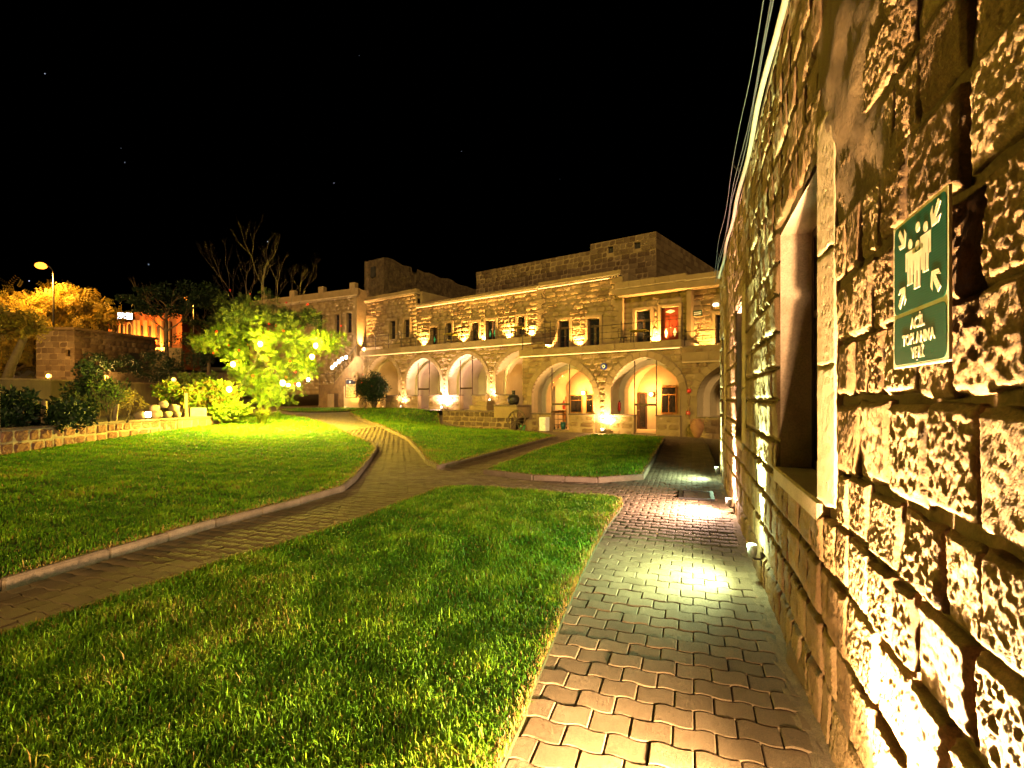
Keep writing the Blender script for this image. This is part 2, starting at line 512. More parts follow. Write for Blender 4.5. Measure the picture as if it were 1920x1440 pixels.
def lawn_mesh(poly, dz, step):
    out = smooth_outline(poly, .3)
    p = np.array(out)
    lo, hi = p.min(0), p.max(0)
    X, Y = np.meshgrid(np.arange(lo[0], hi[0], step), np.arange(lo[1], hi[1], step))
    g = np.c_[X.ravel(), Y.ravel()] + rng.uniform(-.1, .1, (X.size, 2)) * step
    g = g[inside(poly, g)]
    g = g[edge_dist(np.array(poly), g) > step * .4]
    pts = [Vector(q) for q in out] + [Vector(q) for q in g]
    n = len(out)
    res = geometry.delaunay_2d_cdt(pts, [], [list(range(n))], 1, 1e-4)
    vs = np.array([(v.x, v.y) for v in res[0]])
    z = HN(vs) + dz
    V = [(a, b, c) for (a, b), c in zip(vs, z)]
    Fc = [tuple(f) for f in res[2]]
    b0 = len(V)
    lp = list(range(n))
    for q in out:
        V.append((q[0], q[1], H(*q) - .04))
    o0 = [tuple(round(c, 5) for c in q) for q in out]
    look = {tuple(round(c, 5) for c in v): i for i, v in enumerate([(a, b) for a, b in vs])}
    ids = [look.get(q, i) for i, q in enumerate(o0)]
    for i in range(n):
        j = (i + 1) % n
        Fc.append((ids[i], b0 + i, b0 + j, ids[j]))
    me = bpy.data.meshes.new('lawn'); me.from_pydata(V, [], Fc); me.update()
    return me

GREENS = np.array([(.056, .165, .006), (.098, .235, .008), (.152, .30, .010), (.212, .33, .014), (.26, .26, .026)])
DRY = np.array([(.30, .20, .05), (.36, .25, .08), (.26, .155, .04)])

def grass_patch(name, poly, dz, bands, label, fall, mow=0.0):
    """bands: (y0, y1, blades per m2, length, width)"""
    pv, pt, pc = [], [], []
    base = 0
    p = np.array(poly)
    lo, hi = p.min(0), p.max(0)
    for y0, y1, dens, ln, wd in bands:
        a0, a1 = max(lo[1], y0), min(hi[1], y1)
        if a1 <= a0:
            continue
        area = (hi[0] - lo[0]) * (a1 - a0)
        xy = np.c_[rng.uniform(lo[0], hi[0], int(area * dens)), rng.uniform(a0, a1, int(area * dens))]
        if y0 < 8:                                      # out of view behind and beside the camera
            xy = xy[np.abs(xy[:, 0]) < xy[:, 1] * 1.12 + .7]
        xy = xy[inside(poly, xy)]
        n = len(xy)
        if n == 0:
            continue
        ed = edge_dist(p, xy)
        clump = np.array([noise.noise(Vector((x * 3.1, y * 3.1, 1.7))) for x, y in xy]) if n < 400000 else np.zeros(n)
        big = np.array([noise.noise(Vector((x * .7, y * .7, 9.2))) for x, y in xy])
        z = HN(xy) + dz - .004
        L = ln * rng.uniform(.55, 1.25, n) * (1 + .45 * clump)
        L = np.where(rng.random(n) < .012, L * 1.9, L) * (1 + .25 * big)
        W = wd * rng.uniform(.6, 1.25, n)
        th = rng.uniform(0, 2 * np.pi, n)
        if mow:                                          # mower passes lay the blades alternately towards and away from the camera
            ph = np.sin(2 * np.pi * (xy[:, 1] * .92 + xy[:, 0] * .22 + .12 * clump) / mow)
            th = np.where(rng.random(n) < .62, np.where(ph > 0, -np.pi / 2, np.pi / 2) + rng.normal(0, .6, n), th)
            L = L * (1 + .18 * ph)
        lean = rng.uniform(.15, .95, n)
        dx, dy = np.cos(th), np.sin(th)
        sx, sy = -dy, dx
        b = np.c_[xy, z]
        m = b + np.c_[dx * L * lean * .35, dy * L * lean * .35, L * .62]
        t = b + np.c_[dx * L * lean, dy * L * lean, L * (1 - .35 * lean)]
        sd = np.c_[sx * W * .5, sy * W * .5, np.zeros(n)]
        V = np.stack([b - sd, b + sd, m + sd * .8, m - sd * .8, t], 1).reshape(-1, 3)
        o = base + np.arange(n)[:, None] * 5
        T = np.concatenate([o + np.array([0, 1, 2]), o + np.array([0, 2, 3]), o + np.array([3, 2, 4])], 0)
        k = np.clip((rng.normal(1.6, .9, n) + clump * 1.9 + big * 1.6), 0, 4.99)
        c = GREENS[k.astype(int)] * (.75 + .5 * rng.random(n))[:, None]
        pdry = np.clip(.04 + .9 * np.exp(-ed / fall) + .35 * np.clip((big + .6 * clump) - .40, 0, 1), 0, .9)
        dm = rng.random(n) < pdry
        c[dm] = DRY[rng.integers(0, 3, dm.sum())] * (.6 + .6 * rng.random(dm.sum()))[:, None]
        pc.append(np.repeat(np.c_[c, np.ones(n)], 5, 0))
        pv.append(V); pt.append(T); base += n * 5
    o = mk(name, fast_mesh(name, np.concatenate(pv), np.concatenate(pt), np.concatenate(pc)), M['grass'])
    tag(o, label, 'grass', None, 'stuff')
    return o

for key, poly, dz, lab in LAWNS:
    o = mk('lawn', lawn_mesh(poly, dz, .35 if key == 'A' else .7), M['turf'])
    tag(o, lab, None, None, 'structure')
grass_patch('grass', LA, .03, [(-.6, 1.0, 5000, .056, .006), (1.0, 3.4, 12500, .044, .0054), (3.4, 5, 9000, .045, .0062), (5, 9, 5200, .046, .0080)], 'green lawn grass with dry yellow edges in the foreground', .05)
grass_patch('grass', LB, .085, [(0, 3, 500, .05, .005), (3, 7, 3000, .046, .0074), (7, 12, 1400, .050, .0115), (12, 18, 700, .055, .018), (18, 34, 300, .065, .028)], 'lit green grass of the wide lawn behind the curved kerb', .10, .62)
grass_patch('grass', LC, .085, [(10, 18, 950, .052, .014), (18, 26, 480, .062, .022), (26, 45, 300, .075, .03)], 'green grass on the slope below the retaining wall', .12)
grass_patch('grass', LD, .085, [(9, 14, 1500, .05, .010), (14, 19, 800, .055, .015), (19, 30, 450, .065, .023)], 'dark green grass of the small kerbed lawn', .06)
grass_patch('grass', LE, .03, [(20, 48, 260, .075, .03)], 'thin grass strip at the far end of the path', .05)

# ------------------------------------------------------------------ kerbs
def kerb_line(pts, label, step=.62, wd=.085, hi=.10, closed=False):
    root = empty('kerb', (pts[0][0], pts[0][1], 0), 0, label, None, None, 'structure')
    P = [Vector(p) for p in pts]
    acc = [P[0]]
    for a, b in zip(P, P[1:]):
        m = max(1, round((b - a).length / step))
        for k in range(m):
            acc.append(a.lerp(b, (k + 1) / m))
    for a, b in zip(acc, acc[1:]):
        d = b - a
        if d.length > .08:
            c = (a + b) / 2
            ln = d.length + .004
            jz = random.uniform(-.008, .008)
            za, zb = H(a.x, a.y), H(b.x, b.y)
            me = MB().cbox(-ln / 2, ln / 2, -wd / 2, wd / 2, -.16, hi, .018).mesh('kerb_stone')
            o = mk('kerb_stone', me, M['kerb'], root)
            o.location = (c.x - pts[0][0], c.y - pts[0][1], (za + zb) / 2 + jz)
            o.rotation_euler = (random.uniform(-.02, .02), -math.atan2(zb - za, d.length), math.atan2(d.y, d.x))
    return root

LBo = LB[:13]
kerb_line([(-5.4, 3.0)] + LBo[:11], 'pale curved concrete kerb edging the wide lawn', .8)
kerb_line(LC[:6], 'worn earthy kerb beside the widening path below the slope lawn', .5)
kerb_line(LC[5:9], 'pale kerb along the path between the two lawns', .7)
kerb_line([LD[8], LD[0], LD[1], LD[2], LD[3]], 'concrete kerb round the front of the small lawn', .7)
kerb_line([LD[3], LD[4], LD[5]], 'straight kerb between the small lawn and the paved yard', .8)

# ------------------------------------------------------------------ interlocking pavers (one grid over all the paths)
PL, PWD = .190, .155
def wave(x):
    x = (x / PL) % 1.0
    pts = [(0, .4), (.16, 1), (.34, 1), (.5, 0), (.66, -1), (.84, -1), (1.0, .4)]
    for (a, va), (b, vb) in zip(pts, pts[1:]):
        if a <= x <= b:
            return (va + (vb - va) * (x - a) / (b - a)) * .0095
    return 0

def paver_mesh(off):
    g, ch, th = .0035, .005, .05
    xs = [-PL / 2 + g + (PL - 2 * g) * t for t in (0, .16, .34, .5, .66, .84, 1)]
    top = [(x, PWD / 2 - g + wave(x + off)) for x in xs]
    bot = [(x, -PWD / 2 + g + wave(x + off)) for x in reversed(xs)]
    o = bot + top
    n = len(o)
    cx = 0
    inn = [(x * (1 - 2 * ch / PL), (y - wave(x + off)) * (1 - 2 * ch / PWD) + wave(x + off)) for x, y in o]
    m = MB()
    m.add([(x, y, -th) for x, y in o] + [(x, y, -ch * .7) for x, y in o] + [(x, y, 0) for x, y in inn],
          [(i, (i + 1) % n, n + (i + 1) % n, n + i) for i in range(n)] + [(n + i, n + (i + 1) % n, 2 * n + (i + 1) % n, 2 * n + i) for i in range(n)])
    ti = list(range(2 * n, 3 * n))
    for k in range(6):
        m.f.append([ti[k], ti[k + 1], ti[n - 2 - k], ti[n - 1 - k]]); m.c.append(None)
    return m

pm = [paver_mesh(0), paver_mesh(PL / 2)]
pmesh = [p.mesh('paver') for p in pm]
for q in pmesh:
    q.materials.append(M['paver'])
path = empty('paved_path', (1.0, 3.0, 0), 0, 'grey interlocking block paving of the garden paths', None, None, 'structure')
cells = []
d_, n_ = Vector((.3295, .9442)), Vector((-.9442, .3295))
o_ = Vector(WALL_O)
for r_ in range(-3, int(27 / PWD)):
    s = r_ * PWD
    off = (r_ % 2) * PL / 2
    for c_ in range(0, int(13.5 / PL)):
        n = .17 - PL + c_ * PL + off
        p = o_ + d_ * s + n_ * n
        if p.y < -.6 or p.x < -p.y * 1.12 - 1.2 or p.x > p.y * 1.1 + 1.4:
            continue
        cells.append((p.x, p.y, r_ % 2, n, s))
cells = np.array(cells)
keep = np.ones(len(cells), bool)
for key, poly, dz, lab in LAWNS:
    ins = inside(poly, cells[:, :2])
    ed = edge_dist(np.array(poly), cells[:, :2])
    keep &= ~(ins & (ed > .09))
keep &= ~((cells[:, 4] > 11.2) & (cells[:, 3] < .05))
DR_A, DR_B = GP(1280, 934), GP(1337, 921)
fl = (cells[:, 0] * .5824 + cells[:, 1] * .8129) - (HOT_O[0] * .5824 + HOT_O[1] * .8129)
keep &= fl < -.25
lowwall = np.array([GP(*p) for p in [(0, 862), (415, 797)]])
keep &= ~((cells[:, 0] < -11.0))
cells = cells[keep]
cells = cells[~((np.abs((cells[:, 3] - .48)) < .30) & (np.abs(cells[:, 4] - 8.9) < .38))]
cells = cells[np.argsort(np.hypot(cells[:, 0], cells[:, 1]))]
cz = HN(cells[:, :2])
ang = math.atan2(n_.y, n_.x)
inview = (cells[:, 1] > 1.95)
near_ids = [i for i in range(len(cells)) if inview[i]][:300]
near_set = set(near_ids)
stuffv, stufft, stuffc = [], [], []
tv = [np.array(p.v) for p in pm]
tf = []
for p in pm:
    t = []
    for f in p.f:
        for k in range(1, len(f) - 1):
            t.append((f[0], f[k], f[k + 1]))
    tf.append(np.array(t))
nb = 0
ca, sa = math.cos(ang), math.sin(ang)
for i, (x, y, par, n, s) in enumerate(cells):
    par = int(par)
    jz = random.uniform(-.0035, .0035)
    if i in near_set:
        o = mk('paver', pmesh[par], None, path)
        o.location = (x - 1.0, y - 3.0, cz[i] + jz)
        o.rotation_euler = (random.uniform(-.008, .008), random.uniform(-.008, .008), ang + random.uniform(-.006, .006))
    else:
        v = tv[par]
        w = np.c_[v[:, 0] * ca - v[:, 1] * sa + x, v[:, 0] * sa + v[:, 1] * ca + y, v[:, 2] + cz[i] + jz]
        # follow the slope
        w[:, 2] += 0
        stuffv.append(w); stufft.append(tf[par] + nb); nb += len(v)
        g = random.random()
        stuffc.append(np.tile((g, g, g, 1.0), (len(v), 1)))
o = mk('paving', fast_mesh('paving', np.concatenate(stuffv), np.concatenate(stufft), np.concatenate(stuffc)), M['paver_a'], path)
o.location = (-1.0, -3.0, 0)
tag(o, None, None, None, 'stuff')

# rough earth strip between the paving and the wall foot
m = MB()
prev = None
for i in range(0, 120):
    s = -1.2 + i * .105
    w = .13 + .05 * noise.noise(Vector((s * 2.1, 3, 0))) + .03 * noise.noise(Vector((s * 7, 1, 0)))
    row = []
    for k in range(7):
        n = -.03 + (w + .03) * k / 6
        z = .03 * (1 - k / 6) - .012 + .022 * noise.noise(Vector((s * 9, n * 30, 2))) + (.0 if k < 6 else -.02)
        row.append(WW(s, n, z))
    b0 = len(m.v); m.v.extend([tuple(p) for p in row])
    if prev is not None:
        for k in range(6):
            m.f.append([prev + k, prev + k + 1, b0 + k + 1, b0 + k]); m.c.append(None)
    prev = b0
tag(mk('earth_strip', m, M['sand'], None, True), 'crumbling earth strip along the foot of the rough wall', None, None, 'structure')

# iron drain frame in the paving
dr = empty('drain_cover', WW(8.9, .48, 0), WALL_A, 'square metal drain cover set in the paving near the wall', 'drain cover')
f = MB()
for x0, x1, y0, y1 in [(-.37, .37, -.27, -.21), (-.37, .37, .21, .27), (-.37, -.31, -.21, .21), (.31, .37, -.21, .21)]:
    f.box(x0, x1, y0, y1, -.05, .012)
mk('frame', f, M['iron'], dr)
mk('lid', MB().cbox(-.305, .305, -.205, .205, -.05, .004, .01), M['kerb'], dr)
for sx in (-.12, .12):
    mk('lift_handle', MB().tube([(sx, -.03, .004), (sx, -.03, .014), (sx, .03, .014), (sx, .03, .004)], .004, 6), M['iron'], dr)

# ------------------------------------------------------------------ rough block templates (outer face towards -y)
def block(nx, nz, amp, seed, ch=.012, depth=.09, w=.4, h=.28, edge=.16, fine=0.0, tool=0.0, fq=1.0):
    """squared stone, unit width and height, relief in metres sized for a stone of about w x h"""
    rd = random.Random(seed)
    ox, oz = rd.uniform(0, 90), rd.uniform(0, 90)
    tilt, tz = rd.uniform(-.6, .6) * amp, rd.uniform(-.6, .6) * amp
    vs, fs = [], []
    for j in range(nz + 1):
        for i in range(nx + 1):
            x, z = i / nx - .5, j / nz - .5
            ex, ez = (.5 - abs(x)) * w, (.5 - abs(z)) * h
            e = min(ex, ez) / (edge * min(w, h))
            q = Vector((ox + x * w, oz + z * h, seed * .37))
            n1, n2 = noise.noise(q * 5), noise.noise(q * 13)
            hh_ = amp * (.5 + .7 * n1 + .4 * n2) + tilt * x * 2 + tz * z * 2
            if fine:
                n3, n4 = noise.noise(q * 40 * fq), noise.noise(q * 95 * fq)
                hh_ += fine * (1.1 * n3 - 1.3 * max(0, n3 - .15) + .8 * n4 - .9 * abs(noise.noise(q * 30 * fq + Vector((0, 0, 7)))))
            if tool:
                hh_ += tool * math.sin((x * w + z * h * .7) * 420 + 3 * n2)
            f = max(0, min(1, e))
            f = f * f * (3 - 2 * f)
            y = -(hh_ * f) + ch * (1 - f)
            jx = .06 * noise.noise(Vector((ox, z * 2.6, 4))) if i in (0, nx) else 0
            jz = .06 * noise.noise(Vector((x * 2.6, oz, 7))) if j in (0, nz) else 0
            vs.append((x + jx, y, z + jz))
    n = nx + 1
    for j in range(nz):
        for i in range(nx):
            a = j * n + i
            fs.append((a, a + 1, a + n + 1, a + n))
    loop = [i for i in range(n)] + [j * n + nx for j in range(1, nz + 1)] + [nz * n + i for i in range(nx - 1, -1, -1)] + [j * n for j in range(nz - 1, 0, -1)]
    b = len(vs)
    for k in loop:
        vs.append((vs[k][0], depth, vs[k][2]))
    m = len(loop)
    for k in range(m):
        fs.append((loop[k], b + k, b + (k + 1) % m, loop[(k + 1) % m]))
    return MB().add(vs, fs)

def tri_arrays(mb):
    t = []
    for f in mb.f:
        for k in range(1, len(f) - 1):
            t.append((f[0], f[k], f[k + 1]))
    return np.array(mb.v), np.array(t)

def lay(rects, parent, tmpl, m_obj, m_stuff, limit=300, flip=False, name='stone', gap=.012, key=None, smooth=False, y0=0.0, jit=.008):
    """rects (x0,x1,z0,z1[,y]) in the parent's frame; first `limit` become objects, the rest one joined part"""
    if key:
        rects = sorted(rects, key=key)
    meshes = []
    for t in tmpl:
        me = t.mesh(name, smooth); me.materials.append(m_obj); meshes.append(me)
    arr = [tri_arrays(t) for t in tmpl]
    SV, ST, SC, nb = [], [], [], 0
    for i, r in enumerate(rects):
        x0, x1, z0, z1 = r[:4]
        yy = (r[4] if len(r) > 4 else y0) + random.uniform(-jit, jit)
        k = random.randrange(len(tmpl))
        sx, sz = x1 - x0 - gap, z1 - z0 - gap
        if sx < .03 or sz < .03:
            continue
        cx, cz_ = (x0 + x1) / 2, (z0 + z1) / 2
        mir = random.choice((-1, 1))
        if i < limit:
            o = mk(name, meshes[k], None, parent)
            o.location = (cx, yy, cz_)
            o.scale = (sx, 1, sz)
            o.rotation_euler = (0, random.choice((0, math.pi)) if not flip else 0, math.pi if flip else 0)
        else:
            v, t = arr[k]
            s = -1 if flip else 1
            SV.append(np.c_[s * v[:, 0] * sx + cx, s * v[:, 1] + yy, v[:, 2] * sz + cz_]); ST.append(t + nb); nb += len(v)
            g = random.random(); SC.append(np.tile((g, g, g, 1.0), (len(v), 1)))
    if SV:
        o = mk('masonry', fast_mesh('masonry', np.concatenate(SV), np.concatenate(ST), np.concatenate(SC), smooth), m_stuff, parent)
        tag(o, None, None, None, 'stuff')

def free_spans(x0, x1, holes):
    sp = [(x0, x1)]
    for a, b in sorted(holes):
        nx = []
        for p, q in sp:
            if b <= p or a >= q:
                nx.append((p, q))
            else:
                if a > p: nx.append((p, a))
                if b < q: nx.append((b, q))
        sp = nx
    return sp

def courses(x0, x1, zs, wmin, wmax, hole_fn):
    out = []
    for z0, z1 in zip(zs, zs[1:]):
        for p, q in free_spans(x0, x1, hole_fn(z0, z1)):
            x = p
            while x < q - 1e-6:
                w = random.uniform(wmin, wmax)
                if q - (x + w) < wmin * .8:
                    w = q - x
                    if w > wmax * 1.25:
                        w /= 2
                out.append((x, x + w, z0, z1)); x += w
    return out

# ------------------------------------------------------------------ the rough wall building beside the camera
WTOP, WEND = 3.95, 11.25
wb = empty('stone_building', (*WALL_O, 0), WALL_A, 'rough block building beside the path with floodlit wall and tall windows', 'building')
WINS = [(2.71, 4.00, 1.08, 2.70), (6.41, 7.53, 1.06, 2.72), (9.75, 10.65, 1.06, 2.72)]
JAMB = .25
xs = sorted(set(list(np.arange(-2.5, .6, .25)) + list(np.arange(.6, 4.4, .028)) + list(np.arange(4.4, WEND, .07)) + [WEND] + [w for W in WINS for w in (W[0], W[1])]))
zs = sorted(set(list(np.arange(-.3, WTOP, .034)) + [WTOP] + [w for W in WINS for w in (W[2], W[3])]))
xs = [x for i, x in enumerate(xs) if i == 0 or x - xs[i - 1] > 1e-5]
zs = [z for i, z in enumerate(zs) if i == 0 or z - zs[i - 1] > 1e-5]

def smear(s, z):
    k = min(1, max(0, (z - 1.75) / 1.0))
    lowk = max(0, 1 - z / .45)
    b = noise.noise(Vector((s * 1.3, z * 1.5, 5.5))) + .5 * noise.noise(Vector((s * 3.4, z * 3.1, 2.2)))
    base = -.034 + .010 * noise.noise(Vector((s * 6, z * 6, 1))) + .006 * noise.noise(Vector((s * 21, z * 21, 3)))
    return base + k * max(0, .010 + .040 * b) + lowk * max(0, .02 + .05 * b)

V, Fc = [], []
idx = {}
for j, z in enumerate(zs):
    for i, s in enumerate(xs):
        idx[i, j] = len(V); V.append((s, smear(s, z), z))
for j in range(len(zs) - 1):
    for i in range(len(xs) - 1):
        cx, cz_ = (xs[i] + xs[i + 1]) / 2, (zs[j] + zs[j + 1]) / 2
        if any(a < cx < b and c < cz_ < d for a, b, c, d in WINS):
            continue
        Fc.append((idx[i, j], idx[i + 1, j], idx[i + 1, j + 1], idx[i, j + 1]))
wallm = MB(); wallm.v = V; wallm.f = [list(f) for f in Fc]; wallm.c = [None] * len(Fc)
b0 = len(wallm.v)
wallm.add([(WEND, .0, -.3), (WEND, -6, -.3), (WEND, -6, WTOP), (WEND, .0, WTOP), (-2.5, -6, -.3), (-2.5, -6, WTOP), (-2.5, 0, -.3), (-2.5, 0, WTOP)],
          [(0, 1, 2, 3), (1, 4, 5, 2), (4, 6, 7, 5)])
wall = mk('wall', wallm, M['mortar'], wb, True)

def wholes(z0, z1):
    return [(a - JAMB, b) for a, b, c, d in WINS if z1 > c + .02 and z0 < d - .02]
WZ_ = [-.02, .26, .52, .79, 1.03, 1.26, 1.55, 1.78, 2.03, 2.29, 2.52, 2.74, 3.0, 3.24, 3.5, 3.72, WTOP]
rects = courses(-1.3, WEND - .02, WZ_, .15, .33, wholes)
hero = [r for r in rects if .35 < (r[0] + r[1]) / 2 < 2.7]
rest = [r for r in rects if not .35 < (r[0] + r[1]) / 2 < 2.7]
for i, r in enumerate(hero):
    w, h = r[1] - r[0], r[3] - r[2]
    fin = r[0] < 2.1
    me = block(46 if fin else 30, 38 if fin else 24, .0065, 100 + i, .011, .06, w, h, .07, (.0058, .0036, .0048, .0068, .0030, .0052)[i * 7 % 6], (.0016, 0, 0, .0008)[i % 4], (.55, 1.0, .75, 1.3, .9)[i * 3 % 5]).mesh('stone', True)
    me.materials.append(M['stone_near'])
    o = mk('stone', me, None, wall)
    dy = -.012 if r[2] > 2.2 else 0
    o.location = ((r[0] + r[1]) / 2, -.005 + random.uniform(-.010, .006) + dy, (r[2] + r[3]) / 2 + random.uniform(-.012, .012))
    g = random.uniform(.017, .032)
    o.scale = (w - g, 1, h - g)
    o.rotation_euler = (random.uniform(-.014, .014), random.uniform(-.03, .03), math.pi + random.uniform(-.014, .014))
tm = [block(14, 12, .010, 500 + k, .013, .06, .25, .25, .09, .008) for k in range(12)]
lay(rest, wall, tm, M['stone_near'], M['stone_near_far'], 300 - len(hero), True, 'stone', .022, lambda r: r[0] if r[0] > .3 else 99, True, -.004, .008)

for k, (a, b, c, d) in enumerate(WINS):
    wn_ = mk('window', MB().add([(a, .0, c), (a, -.28, c), (a, -.28, d), (a, 0, d)], [(0, 1, 2, 3)])
             .add([(b, -.028, c), (b, -.28, c), (b, -.28, d), (b, -.028, d)], [(3, 2, 1, 0)])
             .add([(a, -.028, d), (a, -.28, d), (b, -.28, d), (b, -.028, d)], [(0, 1, 2, 3)]), M['plaster'], wb)
    # dressed jamb blocks on the near side
    z = c - .0
    hs = [.62, .5, d - c - 1.12 + .12]
    for h in hs:
        jm = block(30, 44, .002, int(700 + z * 100 + k), .004, .10, JAMB, h, .04, .0022).mesh('jamb_stone', True)
        jm.materials.append(M['jamb'])
        o = mk('jamb_stone', jm, None, wn_)
        o.location = (a - JAMB / 2, .006, z + h / 2); o.scale = (JAMB - .012, 1, h - .006); o.rotation_euler = (0, 0, math.pi + .07)
        z += h
    mk('sill', MB().cbox(a - .02, b + .02, -.28, .015, c - .09, c + .004, .012), M['jamb'], wn_)
    fr = MB()
    for x0, x1, z0, z1 in [(a, a + .06, c, d), (b - .06, b, c, d), (a + .06, b - .06, c, c + .06), (a + .06, b - .06, d - .06, d), ((a + b) / 2 - .03, (a + b) / 2 + .03, c + .06, d - .06), (a + .06, (a + b) / 2 - .03, 2.1, 2.15), ((a + b) / 2 + .03, b - .06, 2.1, 2.15)]:
        fr.box(x0, x1, -.27, -.22, z0 + .005, z1)
    mk('frame', fr, M['dkwood'], wn_)
    mk('pane', MB().box(a + .01, b - .01, -.25, -.24, c + .01, d - .01), M['dglass'], wn_)

# eave, gutter pipe and roof
ev = mk('eave', MB().cbox(-2.5, WEND + .08, -.35, .004, WTOP, WTOP + .06, .012), M['mortar'], wb)
mk('roof', MB().box(-2.5, WEND, -6, -.35, WTOP - .05, WTOP + .03), M['mortar'], wb)
pts = [(s, .03 + .010 * math.sin(s * 3.1), WTOP + .035 + .012 * math.sin(s * 1.7)) for s in np.arange(-1, WEND, .3)]
mk('gutter_pipe', MB().tube(pts, .022, 8), M['pipe'], wb, True)
for i, (n, z) in enumerate([(.06, 4.10), (.09, 4.04), (.12, 4.18)]):
    pts = [(s, n + .01 * math.sin(s * 2 + i), z - .05 * math.sin(math.pi * ((s + i) % 3.6) / 3.6)) for s in np.arange(-1, WEND + .3, .2)]
    c = mk('overhead_cable', MB().tube([tuple(WW(*p)) for p in pts], .004 if i else .006, 6), M['cable'])
    tag(c, ['thick overhead cable nearest the eave of the rough wall', 'thin lower cable strung along the eave of the rough wall', 'thin uppermost cable strung along the rough wall'][i], 'cable', 'cables along the eave')
for s in (2.6, 6.2, 9.8):
    br = mk('cable_bracket', MB().tube([(s, -.05, WTOP + .05), (s, .06, 4.09), (s, .12, 4.17)], .007, 6).ball((s, .06, 4.12), .014, 8).ball((s, .12, 4.20), .014, 8), M['iron'], wb)

# ------------------------------------------------------------------ green assembly point sign
SX, SZ = 1.5015, 1.824
sg = empty('assembly_sign', WW(SX, .043, SZ), WALL_A + math.pi, 'green rectangular emergency assembly sign with white figures, arrows and Turkish lettering', 'sign')
SWD, SHT = .316, .380
def slab(outline, y0, y1):          # outline in (x, z); front at y0 (towards viewer, -y), back at y1
    n = len(outline)
    return MB().add([(x, y0, z) for x, z in outline] + [(x, y1, z) for x, z in outline],
                    [tuple(range(n))] + [(i, n + i, n + (i + 1) % n, (i + 1) % n) for i in range(n)])
def rrect(x0, x1, z0, z1, r, n=5):
    o = []
    for cx, cz_, a in [(x1 - r, z1 - r, 0), (x0 + r, z1 - r, 90), (x0 + r, z0 + r, 180), (x1 - r, z0 + r, 270)]:
        for k in range(n + 1):
            t = R(a + 90 * k / n); o.append((cx + r * math.cos(t), cz_ + r * math.sin(t)))
    return o
def ribbed(name, c, rough=.35, dark=.72):
    m, nt, N, L, b = new_mat(name)
    geo = N.new('ShaderNodeNewGeometry'); sp = N.new('ShaderNodeSeparateXYZ'); L.new(geo.outputs['Position'], sp.inputs[0])
    w = N.new('ShaderNodeMath'); w.operation = 'MULTIPLY'; w.inputs[1].default_value = 2 * math.pi / .0062; L.new(sp.outputs['Z'], w.inputs[0])
    s = N.new('ShaderNodeMath'); s.operation = 'SINE'; L.new(w.outputs[0], s.inputs[0])
    mr = N.new('ShaderNodeMapRange'); mr.inputs['From Min'].default_value = -1; L.new(s.outputs[0], mr.inputs['Value'])
    bp = N.new('ShaderNodeBump'); bp.inputs['Strength'].default_value = .2; bp.inputs['Distance'].default_value = .0010
    L.new(mr.outputs[0], bp.inputs['Height']); L.new(bp.outputs[0], b.inputs['Normal'])
    nz = N.new('ShaderNodeTexNoise'); nz.inputs['Scale'].default_value = 60; L.new(geo.outputs['Position'], nz.inputs['Vector'])
    r = ramp(N, [tuple(x * dark for x in c), c]); L.new(nz.outputs['Fac'], r.inputs['Fac']); L.new(r.outputs[0], b.inputs['Base Color'])
    b.inputs['Roughness'].default_value = rough
    b.inputs['Specular IOR Level'].default_value = .15
    return m
MS_G, MS_W = ribbed('sign_green', (.0004, .062, .040)), ribbed('sign_white', (.75, .66, .50), .5, .85)
hw, hh = SWD / 2, SHT / 2
MS_L = plain('letter_white', (.66, .60, .47), .5)
mk('panel', slab(rrect(-hw, hw, -hh, hh, .003, 2), 0, .006), MS_W, sg)
zline = -hh + SHT * .362
mk('field', slab(rrect(-hw + .008, hw - .008, zline + .005, hh - .008, .020), -.0008, 0), MS_G, sg)
mk('lower_field', slab(rrect(-hw + .008, hw - .008, -hh + .008, zline - .005, .020), -.0008, 0), MS_G, sg)
Y0, Y1 = -.0016, -.0008
def arrow(cx, cz_, dx, dz, ln=.062, th=.017):
    d = Vector((dx, dz)).normalized(); p = Vector((-d.y, d.x))
    tip = Vector((cx, cz_)) + d * ln / 2; tail = Vector((cx, cz_)) - d * ln / 2
    o = [tail + p * th * .5, tip - d * .022 + p * th * .5, tip - d * .040 + p * .026, tip - d * .022 + p * .026, tip, tip - d * .022 - p * .026, tip - d * .040 - p * .026, tip - d * .022 - p * th * .5, tail - p * th * .5]
    return slab([(q.x, q.y) for q in reversed(o)], Y0, Y1)
zc = (zline + hh) / 2
for cx, cz_, dx, dz in [(-.095, zc + .075, .8, -1), (.098, zc + .078, -.8, -1), (-.095, zc - .075, .8, 1), (.098, zc - .072, -.8, 1)]:
    mk('arrow', arrow(cx, cz_, dx, dz), MS_W, sg)
def disc(cx, cz_, r, n=16):
    return [(cx + r * math.cos(2 * math.pi * k / n), cz_ + r * math.sin(2 * math.pi * k / n)) for k in range(n)]
def body(cx, cz_, w, h, legs=True):
    return [[(cx - w * .5, cz_ + h * .5), (cx - w * .5, cz_ - h * .06), (cx - w * .34, cz_ - h * .06), (cx - w * .34, cz_ + h * .32), (cx - w * .28, cz_ + h * .32), (cx - w * .28, cz_ - h * .5), (cx - w * .04, cz_ - h * .5), (cx - w * .04, cz_),
            (cx + w * .04, cz_), (cx + w * .04, cz_ - h * .5), (cx + w * .28, cz_ - h * .5), (cx + w * .28, cz_ + h * .32), (cx + w * .34, cz_ + h * .32), (cx + w * .34, cz_ - h * .06), (cx + w * .5, cz_ - h * .06), (cx + w * .5, cz_ + h * .5)]]
